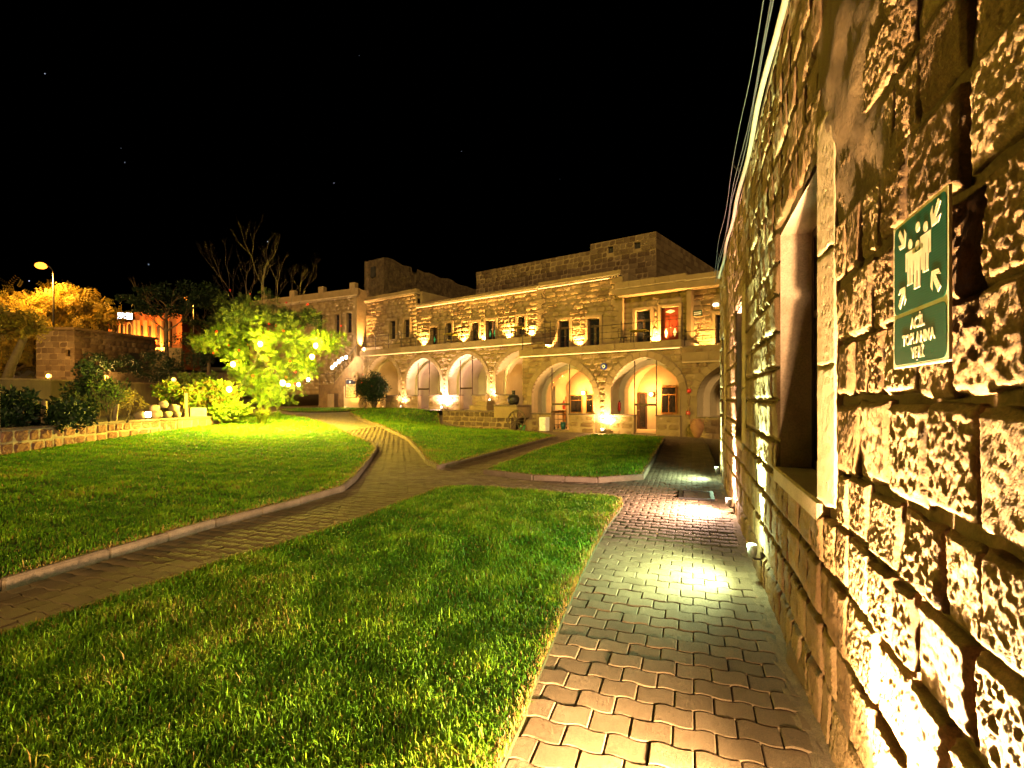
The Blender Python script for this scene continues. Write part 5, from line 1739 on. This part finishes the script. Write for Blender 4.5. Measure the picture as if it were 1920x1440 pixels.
cs = tag(mk('cut_slab', MB().cbox(-.32, .32, -.08, .08, 0, .34, .02), M['rubble2']), 'pale cut stone slab standing on the low wall end', 'stone slab'); cs.location = (sl.x - .15, sl.y + .2, .91); cs.rotation_euler = (0, 0, 1.1)
fl_ = on_wall(278)
t = empty('garden_floodlight', (fl_.x - .02, fl_.y - .02, .9), 1.2, 'small square floodlight shining on the stone heap', 'floodlight')
mk('housing', MB().cbox(-.10, .10, -.04, .04, .06, .26, .01), M['black'], t)
mk('bracket', MB().box(-.02, .02, -.02, .02, 0, .06), M['black'], t)
mk('lens', MB().box(-.085, .085, -.048, -.041, .075, .245), emit('flood_glow', (1, .70, .30), 30), t)
lamp('POINT', 'glow', (0.02, -.22, .2), 9, (1, .58, .18), t, .06)

# ------------------------------------------------------------------ walls, hut and far things on the left
def long_wall(name, label, pts, z0, zt, th, m, cap=True):
    root = empty(name, (pts[0][0], pts[0][1], 0), 0, label, 'wall')
    mb = MB(); ox, oy = pts[0]; cp = MB()
    for (a, za), (b, zb) in zip(zip(pts, zt), zip(pts[1:], zt[1:])):
        A2, B2 = Vector(a), Vector(b); d = (B2 - A2).normalized(); nn = Vector((d.y, -d.x))
        n = max(1, int((B2 - A2).length / .5))
        for i in range(n):
            p, q = A2.lerp(B2, i / n), A2.lerp(B2, (i + 1) / n)
            zp, zq = za + (zb - za) * i / n, za + (zb - za) * (i + 1) / n
            e = [(w.x - ox, w.y - oy) for w in (p, q, q - nn * th, p - nn * th)]
            mb.add([(*e[0], z0), (*e[1], z0), (*e[2], z0), (*e[3], z0), (*e[0], zp), (*e[1], zq), (*e[2], zq), (*e[3], zp)], [(0, 1, 5, 4), (1, 2, 6, 5), (2, 3, 7, 6), (3, 0, 4, 7), (4, 5, 6, 7)])
            if cap:
                c = [(w.x - ox, w.y - oy) for w in (p + nn * .05, q + nn * .05, q - nn * (th + .05), p - nn * (th + .05))]
                cp.add([(*c[0], zp + .003), (*c[1], zq + .003), (*c[2], zq + .003), (*c[3], zp + .003), (*c[0], zp + .07), (*c[1], zq + .07), (*c[2], zq + .07), (*c[3], zp + .07)], [(0, 1, 5, 4), (1, 2, 6, 5), (2, 3, 7, 6), (3, 0, 4, 7), (4, 5, 6, 7), (3, 2, 1, 0)])
    mk('wall', mb, m, root)
    if cap: mk('coping', cp, M['kerb'], root)
    return root
rendered = surf('stained_render', [(.05, .036, .022), (.10, .075, .045), (.15, .115, .07)], .95, 1.2, ((6, .4, .05),), stretch=(1, 1, .25))
long_wall('boundary_wall', 'long dark stained boundary wall behind the shrubs', [(-21.5, 18), (-18.9, 21), (-17.6, 30.5)], .4, [2.35, 2.33, 2.36], .3, rendered)
long_wall('upper_garden_wall', 'paler garden wall above and behind the boundary wall', [PT(195, 700, 34).xy, PT(300, 700, 37).xy, PT(420, 702, 41).xy], 1.0, [PT(0, 697, 34).z, PT(0, 697, 37).z, PT(0, 700, 41).z], .3, rendered, False)
hb = [(-60, 33), (-34, 34), (-19, 33), (-16, 44), (-16, 60), (-40, 140), (-160, 140)]
hv, hf = [], []
hx = np.linspace(-170, -17.8, 50); hy = np.linspace(31.0, 190, 50)
for y in hy:
    for x in hx:
        f = min(1, max(0, (y - 31) / 6)) * min(1, max(0, (-17.8 - x) / 8))
        hv.append((x, y, -.3 + f * (3.0 + max(0, y - 45) * .075 + .4 * noise.noise(Vector((x * .1, y * .1, 0))))))
for j in range(49):
    for i in range(49):
        a = j * 50 + i; hf.append((a, a + 1, a + 51)); hf.append((a, a + 51, a + 50))
tag(mk('hillside', fast_mesh('hillside', hv, hf, smooth=True), M['soil']), 'dark hillside rising behind the garden', None, None, 'structure')

hut = empty('stone_hut', (-32.5, 38, 2.4), 0, 'square hut of tan squared stones above the boundary wall', 'hut')
d2 = Vector((.25, .97)).normalized()
def hutface(o, d, L_, holes, lim):
    g = bpy.data.objects.new('wall', None)
    an = math.atan2(d[1], d[0])
    m = rect_wall(0, L_, 0, 4.35, .05, holes)
    w = mk('wall', m, M['fmortar'], hut); w.location = (o[0], o[1], 0); w.rotation_euler = (0, 0, an)
    bpy.data.objects.remove(g)
    lay(courses(0, L_, [.0 + .435 * i for i in range(11)], .35, .75, lambda z0, z1: [(a, b) for a, b, c, e in holes if z1 > c + .02 and z0 < e - .02]), w, hts, M['hutstone'], None, 300, False, 'stone', .03, None, False, .02, .015)
    return w
hutface((-2.95, .1), (1, -.034), 2.95, [(2.25, 2.6, 2.4, 2.9)], 99)
hutface((0, 0), (d2.x, d2.y), 6.6, [(4.3, 5.2, 1.6, 2.9)], 99)
mk('roof', MB().add([(-3.1, 0.0, 4.36), (.1, -.12, 4.36), (1.8, 6.5, 4.36), (-2.0, 7, 4.36), (-3.1, 0, 4.55), (.1, -.12, 4.55), (1.8, 6.5, 4.55), (-2, 7, 4.55)], [(0, 1, 5, 4), (1, 2, 6, 5), (2, 3, 7, 6), (3, 0, 4, 7), (4, 5, 6, 7)]), M['mortar'], hut)
mk('inner_wall', MB().add([(-2.9, 1, 0), (.2, 1.0, 0), (1.5, 6, 0), (-2, 6.5, 0), (-2.9, 1, 4.3), (.2, 1.0, 4.3), (1.5, 6, 4.3), (-2, 6.5, 4.3)], [(0, 1, 5, 4), (1, 2, 6, 5), (2, 3, 7, 6), (3, 0, 4, 7)]), M['dim'], hut)

# lantern posts on the boundary wall
def lantern(label, p, z, zl, pw):
    t = empty('garden_lantern', (p[0], p[1], z), 0, label, 'lantern', 'glowing lanterns by the boundary wall')
    h = zl - z
    mk('post', MB().tube([(0, 0, 0), (0, 0, h - .10)], .022, 8), M['iron'], t)
    mk('cap', MB().lathe([(.11, h + .10), (.02, h + .16), (0, h + .17)], (0, 0, 0), 12), M['iron'], t)
    mk('glass_globe', MB().ball((0, 0, h), .10 if pw < 100 else .15, 12), emit('lantern_glow', (1, .5, .12), .35), t, True)
    lamp('POINT', 'glow', (0, -.34, h + .05), pw, (1, .50, .11), t, .12)
    return t
q = PT(92, 705, 34.5); lantern('glowing lantern in front of the square stone hut', (q.x, q.y), .6, q.z, 260)
q = PT(199, 708, 32.5); lantern('glowing lantern behind the climbing shrub at the boundary wall', (q.x, q.y), .3, q.z, 220)
q = PT(326, 712, 24); lantern('glowing lantern standing above the small lit tree', (q.x, q.y), .83, q.z, 20)

# street lamps
def street(label, u, v, y, base, arm, pw):
    p = PT(u, v, y)
    t = empty('street_lamp', (p.x + arm, p.y, base), 0, label, 'street lamp', 'orange street lamps')
    h = p.z - base
    mk('pole', MB().tube([(0, 0, 0), (0, 0, h * .5), (0, 0, h - .5)], [.10, .08, .06], 10), M['iron'], t, True)
    mk('arm', MB().tube([(0, 0, h - .5), (-arm * .3, 0, h - .1), (-arm * .8, 0, h + .12)], .05, 8), M['iron'], t, True)
    hd = mk('lamp_head', MB().ball((-arm, 0, h + .12), .42, 12, (1, .5, .28)), M['iron'], t, True)
    mk('lamp_glass', MB().ball((-arm, -.05, h - .02), .46, 12, (1, .8, .6)), emit('sodium_glow', (1.0, .24, .02), .9), hd, True)
    lamp('SPOT', 'glow', (-arm, -.1, h - .45), pw, (1.0, .42, .05), t, .2, (0, .25, -1), 165, .3)
street('tall street lamp with bright orange head above the golden tree', 78, 498, 43, 2.6, 1.0, 2400)
street('distant street lamp glowing orange behind the dark tree', 352, 560, 70, 4.0, .8, 1500)

# far lit hotel on the hill
fo = PT(203, 660, 95)
fh = empty('lit_villa', (fo.x, fo.y, fo.z - 3), R(9), 'distant orange lit building with columns and a glowing white sign', 'building')
def fx(u): return (u - 203) / 960 * 95
def fz(v): return (660 - v) / 960 * 95 + 3
orw = surf('orange_render', [(.46, .13, .035), (.55, .18, .05)], .9, .4, ())
mk('wall', MB().box(0, fx(330), 0, 8, 0, fz(597)), orw, fh)
mk('parapet', MB().box(-.1, fx(232), -.25, 1, fz(593), fz(590)).box(fx(248), fx(330), -.25, 1, fz(588), fz(584.5)).box(fx(248), fx(330), -.1, .5, fz(596.9), fz(588)), orw, fh)
for u in (212, 250, 256, 268, 282, 297, 309):
    mk('column', MB().tube([(fx(u), -.35, fz(655)), (fx(u), -.35, fz(600))], .32, 10), M['fsmooth'], fh)
for u in (217, 262, 275, 289, 302):
    mk('window', MB().box(fx(u - 3), fx(u + 3), -.06, -.01, fz(644), fz(610)), M['dim'], fh)
for u in (227, 240):
    o = arch_outline(fx(u - 4), fx(u + 4), fz(645), fz(612), fz(604), 10)
    mk('arched_window', MB().poly([(x, -.05, z) for x, z in o]), M['dim'], fh)
    mk('arch_trim', MB().tube([(x, -.2, z) for x, z in o], .14, 6), M['fsmooth'], fh)
mk('plinth', MB().box(-.4, fx(332), -.8, 0, 0, fz(651)), M['fsmooth'], fh)
sgn = mk('sign_box', MB().box(fx(223), fx(248), -.8, -.5, fz(600), fz(586)), M['black'], fh)
mk('sign_face', MB().box(fx(224), fx(247.5), -.86, -.801, fz(598.5), fz(587.5)), emit('white_sign', (.9, .92, 1.0), 6), sgn)
for u in (212, 254, 268, 284, 299):
    lamp('SPOT', 'wash', (fx(u), -1.3, fz(657)), 1900, (1.0, .31, .045), fh, .2, (0, .35, 1), 130, .8)

# ------------------------------------------------------------------ vegetation
def leaf_cloud(name, centers, radii, n, ls, lw, cols, m, parent, up=0.0, flat=.0, pinn=0, seed=0):
    """leaves scattered in clumps; pinn > 0 lays each as a small feather of paired leaflets"""
    g = np.random.default_rng(seed + 77)
    centers = np.asarray(centers, float); radii = np.asarray(radii, float)
    k = g.choice(len(centers), n, p=radii ** 2 / (radii ** 2).sum())
    d = g.normal(size=(n, 3)); d /= np.linalg.norm(d, axis=1)[:, None]
    r = radii[k] * g.random(n) ** .45
    d[:, 2] *= (1 - flat)
    P = centers[k] + d * r[:, None]
    ax = g.normal(size=(n, 3)) * .8 + d * .9; ax[:, 2] += up
    ax /= np.linalg.norm(ax, axis=1)[:, None]
    sd = np.cross(ax, g.normal(size=(n, 3))); sd /= np.linalg.norm(sd, axis=1)[:, None]
    nm = np.cross(ax, sd)
    cc = np.asarray(cols)[g.integers(0, len(cols), n)] * (.65 + .7 * g.random(n))[:, None]
    if pinn:
        Vs, Ts, Cs = [], [], []
        b = 0
        L = ls * (.7 + .6 * g.random(n))
        for q in range(pinn):
            f = (q + .6) / pinn
            for s in (-1, 1):
                base = P + ax * (L * f)[:, None] - nm * (L * .25 * f * f)[:, None]
                tip = base + sd * (s * lw * 2.6) + ax * lw * 1.1
                wv = ax * lw * .55
                mid = (base + tip) / 2
                Vs.append(np.stack([base, mid + wv, tip, mid - wv], 1).reshape(-1, 3))
                o = b + np.arange(n)[:, None] * 4
                Ts.append(o + np.array([0, 1, 2])); Ts.append(o + np.array([0, 2, 3])); b += n * 4
                Cs.append(np.repeat(np.c_[cc, np.ones(n)], 4, 0))
        V, T, C = np.concatenate(Vs), np.concatenate(Ts), np.concatenate(Cs)
    else:
        L = ls * (.6 + .8 * g.random(n)); W = lw * (.7 + .6 * g.random(n))
        a, t = P, P + ax * L[:, None]
        mid = P + ax * (L * .45)[:, None] + nm * (L * .12)[:, None]
        V = np.stack([a, mid + sd * W[:, None] * .5, t, mid - sd * W[:, None] * .5], 1).reshape(-1, 3)
        o = np.arange(n)[:, None] * 4
        T = np.concatenate([o + np.array([0, 1, 2]), o + np.array([0, 2, 3])]); C = np.repeat(np.c_[cc, np.ones(n)], 4, 0)
    return mk(name, fast_mesh(name, V, T, C), m, parent)

def clumps(n, c, rad, rmin, rmax, seed, shell=.55, zmin=None):
    g = np.random.default_rng(seed); out = []; rr = []
    while len(out) < n:
        d = g.normal(size=3); d /= np.linalg.norm(d)
        f = shell + (1 - shell) * g.random()
        p = np.array(c) + d * np.array(rad) * f
        if zmin is not None and p[2] < zmin: continue
        out.append(p); rr.append(g.uniform(rmin, rmax))
    return np.array(out), np.array(rr)

def limb(m, p, d, L, r, depth, rd, spread=.5, up=.2, seg=4, tips=None, shrink=.68):
    pts, rad = [Vector(p)], [r]
    d = Vector(d).normalized()
    for i in range(seg):
        d = (d + Vector((rd.uniform(-1, 1), rd.uniform(-1, 1), rd.uniform(-.6, 1) * .6 + up)) * .20).normalized()
        pts.append(pts[-1] + d * L / seg); rad.append(r * (1 - .55 * (i + 1) / seg))
    m.tube(pts, rad, 5 if r < .03 else 7, False)
    if depth == 0:
        if tips is not None: tips.append(pts[-1])
        return
    for k in range(rd.choice((2, 3)) if depth > 1 else rd.choice((2, 3, 3))):
        q = pts[rd.randrange(max(1, seg - 2), seg + 1)]
        nd = (d + Vector((rd.uniform(-1, 1), rd.uniform(-1, 1), rd.uniform(-.5, .9))) * spread).normalized()
        limb(m, q, nd, L * shrink * rd.uniform(.75, 1.15), rad[-1] * .95, depth - 1, rd, spread, up, seg, tips, shrink)

LIME = [(.10, .20, .012), (.14, .25, .016), (.19, .28, .02), (.24, .30, .03)]
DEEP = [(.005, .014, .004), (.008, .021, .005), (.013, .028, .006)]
OLIV = [(.05, .085, .018), (.08, .11, .022), (.11, .13, .03)]
GOLDL = [(.13, .115, .02), (.20, .155, .028), (.27, .19, .04)]

# the big lit tree with bare top branches
tb = PT(492, 786, 24.0); tz = H(tb.x, tb.y) + .08
TR = empty('lit_tree', (tb.x, tb.y, tz), 0, 'bushy yellow green tree hung with bulbs and bare branches on top', 'tree')
rd = random.Random(5)
tm = MB()
for k, (dx, dy, L, r) in enumerate([(.12, .05, 2.3, .17), (-.35, .1, 2.1, .11), (.4, -.1, 2.0, .11), (.05, .3, 2.2, .10)]):
    limb(tm, (dx * .4, dy * .4, -.1), (dx, dy, 1), L, r, 2, rd, .8, .15, 5, None, .7)
mk('trunk', tm, M['bark'], TR, True)
rd = random.Random(12)
bm_ = MB()
for u0, v0, u1, v1, r in [(470, 600, 455, 500, .06), (490, 600, 500, 480, .07), (500, 610, 545, 540, .05), (530, 600, 575, 540, .055), (450, 610, 415, 540, .055), (505, 610, 478, 500, .055), (440, 620, 400, 590, .035), (455, 600, 430, 500, .05), (515, 600, 520, 500, .055), (545, 605, 590, 520, .04), (480, 600, 465, 520, .05)]:
    a, b = PT(u0, v0, 24.4 + rd.uniform(-.8, .8)), PT(u1, v1, 24.3 + rd.uniform(-.8, .8))
    a -= Vector((tb.x, tb.y, tz)); b -= Vector((tb.x, tb.y, tz))
    limb(bm_, a, b - a, (b - a).length * .70, r * .27, 4, rd, .6, .2, 5, None, .62)
mk('bare_branches', bm_, surf('dry_bark', [(.085, .06, .042), (.15, .11, .08)], .9, 9.0, ((30, .5, .01),)), TR, True)
cl = []
def addc(u, v, y, r): 
    p = PT(u, v, y); cl.append((p.x - tb.x, p.y - tb.y, p.z - tz, r))
gq = random.Random(3)
for u, v, su, sv, n in [(500, 640, 75, 40, 40), (420, 610, 45, 45, 22), (590, 640, 45, 18, 18), (500, 700, 70, 30, 28), (520, 735, 50, 18, 16), (430, 655, 40, 30, 16), (470, 580, 60, 22, 16), (560, 690, 40, 30, 12), (540, 600, 55, 22, 14)]:
    for k in range(n):
        addc(u + gq.gauss(0, 1) * su * .55, v + gq.gauss(0, 1) * sv * .55, 24 + gq.uniform(-2.2, 2.4), gq.uniform(.22, .50))
cl = np.array(cl)
lo = cl[cl[:, 2] < 4.2]; hi_ = cl[cl[:, 2] >= 4.2]
cr = leaf_cloud('crown', lo[:, :3], lo[:, 3], 6800, .21, .026, LIME + OLIV[:1], M['leaf'], TR, .15, .25, 5, 1)
leaf_cloud('upper_crown', hi_[:, :3], hi_[:, 3], 4200, .21, .027, OLIV + DEEP[:2], M['leaf'], TR, .1, .25, 5, 2)
fl = MB()
for k in range(46):
    p = cl[gq.randrange(len(cl))]
    fl.ball((p[0] + gq.uniform(-.4, .4), p[1] - .5 + gq.uniform(-.4, .4), p[2] + gq.uniform(-.1, .5)), .05, 6)
tag(mk('flowers', fl, M['red'], TR), None, None, None, 'stuff')

def clump_plant(name, label, cat, x, y, z, n, h, w, cols, seed, group=None, m='leaf'):
    t = empty(name, (x, y, z), 0, label, cat, group)
    g = np.random.default_rng(seed); V, T, C = [], [], []; b = 0
    for i in range(n):
        an = g.uniform(0, 6.28); ln = g.uniform(.6, 1.1) * h; le = g.uniform(.2, 1.1)
        r0 = g.uniform(0, .15 * h); p = np.array((math.cos(an) * r0, math.sin(an) * r0, 0)); d = np.array((math.cos(an), math.sin(an), 0)); s = np.array((-math.sin(an), math.cos(an), 0)) * w / 2
        mid = p + d * ln * le * .35 + np.array((0, 0, ln * .65)); tip = p + d * ln * le + np.array((0, 0, ln * (1 - .45 * le)))
        V += [p - s, p + s, mid + s, mid - s, tip]; T += [(b, b + 1, b + 2), (b, b + 2, b + 3), (b + 3, b + 2, b + 4)]; b += 5
        c = np.array(cols[g.integers(0, len(cols))]) * g.uniform(.7, 1.2); C += [(*c, 1)] * 5
    mk('blades', fast_mesh('blades', np.array(V), np.array(T), np.array(C)), M[m], t)
    mk('root_mound', MB().ball((0, 0, 0), h * .16, 10, (1, 1, .4)), M['soil'], t)
p = GP(492, 799); clump_plant('grass_clump', 'tall tufted grass clump at the foot of the lit tree', 'plant', p[0], p[1], H(*p) + .08, 420, .75, .022, LIME + GOLDL, 4)
p = GP(520, 790); clump_plant('grass_clump', 'smaller grass clump right of the lit tree trunk', 'plant', p[0], p[1], H(*p) + .08, 160, .5, .02, LIME, 6)

def shrub(name, label, x, y, z, c, rad, n, ls, lw, cols, seed, group=None, m='leaf', nc=40, stems=7, cat='shrub', zmin=.1):
    t = empty(name, (x, y, z), 0, label, cat, group)
    cs_, rr = clumps(nc, c, rad, min(rad) * .22, min(rad) * .42, seed, .4, zmin)
    leaf_cloud('foliage', cs_, rr, n, ls, lw, cols, M[m], t, .25, .1, 0, seed)
    rd = random.Random(seed); mb = MB()
    for k in range(stems):
        q = cs_[rd.randrange(len(cs_))]
        b = Vector((rd.uniform(-.08, .08), rd.uniform(-.08, .08), -.05)); e = Vector(q) * .9
        md = b.lerp(e, .5) + Vector((rd.uniform(-.1, .1), rd.uniform(-.1, .1), .15))
        mb.tube([b, md, e], [.03, .02, .008], 5, False)
    mk('stems', mb, M['bark'], t, True)
    return t
p = HW(HA(701, -.9), -.9, 0); zz = H(p.x, p.y) + .02
rb = shrub('round_bush', 'dense dark round bush in front of the first arch', p.x, p.y, zz, (0, 0, 1.35), (1.02, .95, .95), 9500, .11, .055, DEEP, 21, None, 'dleaf', 110, 14)
fl = MB()
for k in range(4): fl.ball((random.uniform(-.9, .6), -.7, random.uniform(1.2, 2.3)), .04, 6)
tag(mk('flowers', fl, M['red'], rb), None, None, None, 'stuff')

BX = .83
for i, (u, v, y, rx, rz_, n, cols, lab, m) in enumerate([
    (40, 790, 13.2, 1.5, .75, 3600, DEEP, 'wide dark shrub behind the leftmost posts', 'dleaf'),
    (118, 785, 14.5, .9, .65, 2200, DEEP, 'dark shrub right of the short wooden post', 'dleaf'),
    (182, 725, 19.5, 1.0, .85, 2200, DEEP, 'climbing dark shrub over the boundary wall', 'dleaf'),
    (330, 740, 20.5, .95, .45, 1500, LIME + GOLDL, 'lit yellow green leafy shrub above the stone heap', 'leaf'),
    (400, 745, 21.5, 1.1, .75, 2400, LIME + GOLDL, 'broad leafy yellow shrub left of the lit tree', 'leaf'),
    (432, 775, 21.0, .8, .55, 1500, LIME, 'low green shrub over the end of the low wall', 'leaf'),
    (365, 715, 25, 1.3, .5, 1500, OLIV, 'dim olive shrub behind the tall wooden post', 'leaf'),
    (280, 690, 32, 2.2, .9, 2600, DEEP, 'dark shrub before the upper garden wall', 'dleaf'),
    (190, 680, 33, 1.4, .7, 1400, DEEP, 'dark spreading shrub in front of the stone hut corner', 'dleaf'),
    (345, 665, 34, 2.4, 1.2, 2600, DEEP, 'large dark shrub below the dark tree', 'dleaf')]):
    q = PT(u, v, y)
    base = BX if y < 31 else 1.4
    big = .17 if m == 'leaf' and y < 23 else .13
    shrub('garden_shrub', lab, q.x, q.y, base, (0, 0, q.z - base), (rx, rx * .8, rz_), n, big, big * .55, cols, 40 + i, 'shrubs behind the low wall', m, 36, 9, 'shrub', .02)
def twiggy(label, u, y, h, seed, cols):
    q = PT(u, 800, y); t = empty('thin_shrub', (q.x, q.y, BX), 0, label, 'shrub', 'thin twiggy shrubs')
    rd = random.Random(seed); m = MB(); tips = []
    for k in range(6):
        limb(m, (0, 0, 0), (rd.uniform(-.6, .6), rd.uniform(-.4, .4), 1), h * rd.uniform(.5, .75), .014, 2, rd, .5, .3, 4, tips, .6)
    mk('stems', m, M['bark'], t, True)
    leaf_cloud('leaves', [tuple(p) for p in tips], [.12] * len(tips), 420, .07, .03, cols, M['leaf'], t, .3, 0, 0, seed)
twiggy('thin upright shrub left of the leaning post', 205, 15.5, 1.15, 61, OLIV + LIME[:1])
twiggy('thin low shrub right of the leaning post', 238, 16.2, .75, 62, GOLDL)
twiggy('thin sparse shrub left of the upright one', 170, 15.2, .75, 63, OLIV)

# background trees
def bigtree(name, label, u, v, y, base, rad, n, ls, lw, cols, seed, tr, lean=(0, 0), nc=90, m='leaf', flat=.35, pinn=0, tu=None):
    c = PT(u, v, y)
    bx = PT(tu, 0, y).x if tu is not None else c.x
    t = empty(name, (bx, c.y, base), 0, label, 'tree')
    cc = Vector((c.x - bx, 0, c.z - base))
    rd = random.Random(seed); mb = MB(); tips = []
    top = cc + Vector((0, 0, -rad[2] * .35))
    mb.tube([(0, 0, -.3), top * .35 + Vector((lean[0], 0, 0)), top * .7, top], [tr, tr * .85, tr * .65, tr * .4], 9, False)
    for k in range(9):
        an = k * .7; limb(mb, top * rd.uniform(.55, 1), (math.cos(an), math.sin(an), .55), max(rad) * .55, tr * .35, 2, rd, .6, .12, 4, tips, .65)
    mk('trunk', mb, M['bark'], t, True)
    cs_, rr = clumps(nc, cc, rad, min(rad) * .16, min(rad) * .34, seed, .5)
    leaf_cloud('crown', cs_, rr, n, ls, lw, cols, M[m], t, .1, flat, pinn, seed)
bigtree('golden_tree', 'broad tree glowing golden under the street lamp at the left', 85, 605, 47, 2.5, (6.6, 4.5, 3.6), 3600, .75, .10, GOLDL, 71, .3, nc=120, pinn=5)
bigtree('golden_tree', 'lower golden tree at the left edge beside the stone hut', 10, 655, 40, 2.3, (2.9, 3, 3.2), 1500, .6, .09, GOLDL, 72, .28, nc=50, pinn=5, tu=12)
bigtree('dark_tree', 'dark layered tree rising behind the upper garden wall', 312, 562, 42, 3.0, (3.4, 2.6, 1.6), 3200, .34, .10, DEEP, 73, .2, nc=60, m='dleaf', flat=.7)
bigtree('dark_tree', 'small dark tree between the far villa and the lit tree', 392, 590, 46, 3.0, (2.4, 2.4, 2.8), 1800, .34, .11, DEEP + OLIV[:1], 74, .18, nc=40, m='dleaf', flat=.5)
lt = PT(12, 700, 24)
tk = empty('leaning_tree', (lt.x - .4, lt.y, .6), 0, 'bare dark trunk leaning at the left edge', 'tree')
mb = MB(); mb.tube([(0, 0, 0), (.25, 0, 1.4), (.65, 0, 2.6), (1.2, 0, 3.8), (1.5, .2, 4.6)], [.26, .22, .18, .14, .06], 9, False)
mk('trunk', mb, M['bark'], tk, True)
leaf_cloud('crown', [(1.2, 0, 4.4), (.2, 0, 4.6), (-.8, 0, 4.2)], [.7, .7, .7], 420, .4, .08, GOLDL, M['leaf'], tk, .1, .3, 4, 75)

# ------------------------------------------------------------------ bulbs and cables in the lit tree and over the stair
YEL = (1.0, .74, .08)
def bulb(label, p, r, pw, col=YEL, s=30, grp='glowing bulbs hung in the lit tree'):
    t = empty('hanging_bulb', p, 0, label, 'light bulb', grp)
    mk('glass', MB().ball((0, 0, 0), r, 12, (1, 1, 1.25)), emit('bulb_glow', col, s), t, True)
    mk('socket', MB().lathe([(r * .45, r * 1.05), (r * .5, r * 1.7), (0, r * 1.75)], (0, 0, 0), 10), M['black'], t)
    if pw: lamp('POINT', 'glow', (0, 0, 0), pw, col, t, r * 1.3)
    return t
for u, v, y, pw, lab in [(488, 645, 21.4, 420, 'bulb glowing high in the middle of the lit tree'), (437, 683, 21.2, 260, 'bulb glowing at the left middle of the lit tree'), (430, 730, 19.4, 1300, 'large bulb glowing at the lower left of the lit tree'), (530, 718, 18.8, 2400, 'large bulb glowing at the lower middle of the lit tree'), (592, 648, 21.8, 300, 'upper of two bulbs glowing at the right of the lit tree'), (585, 669, 21.6, 300, 'lower of two bulbs glowing at the right of the lit tree')]:
    bulb(lab, PT(u, v, y), .085, pw)
def festoon(label, pts, n, first, power, col, grp):
    P = [Vector(p) for p in pts]; fine = []
    for a, b in zip(P, P[1:]):
        for k in range(12):
            q = a.lerp(b, k / 12); q.z -= .22 * math.sin(math.pi * k / 12); fine.append(q)
    fine.append(P[-1])
    c = mk('festoon_cable', MB().tube(fine, .012, 5), M['cable']); tag(c, label, 'cable', 'festoon cables')
    return fine
f1 = festoon('festoon cable slung from the tree down to the left', [PT(408, 765, 21.5), PT(470, 692, 21.7), PT(488, 640, 22.0)], 0, 0, 0, YEL, '')
f2 = festoon('festoon cable crossing the middle of the lit tree', [PT(484, 660, 21.8), PT(515, 693, 21.6), PT(540, 716, 21.5), PT(575, 720, 23)], 0, 0, 0, YEL, '')
f3 = festoon('festoon cable running from the tree to the stair', [PT(590, 655, 22.5), PT(622, 672, 28), PT(660, 668, 34)], 0, 0, 0, YEL, '')
WB = (1.0, .74, .50)
for i, (u, v) in enumerate([(623, 689), (629, 683), (635, 678), (641, 673), (649, 670)]):
    bulb(['lowest', 'second lowest', 'middle', 'second highest', 'highest'][i] + ' bulb of the string along the stair', PT(u, v, 37.2 + i * .1), .09, 30, WB, 40, 'string of bulbs along the stair')
for i, (u, v, lab) in enumerate([(578, 712, 'small white bulb right of the lit tree'), (560, 721, 'small white bulb low at the right of the lit tree'), (541, 722, 'dim small bulb beside the large lower bulb')]):
    bulb(lab, PT(u, v, 23.5), .06, 8, WB, 30, 'small bulbs right of the lit tree')

print('built', len(bpy.data.objects))
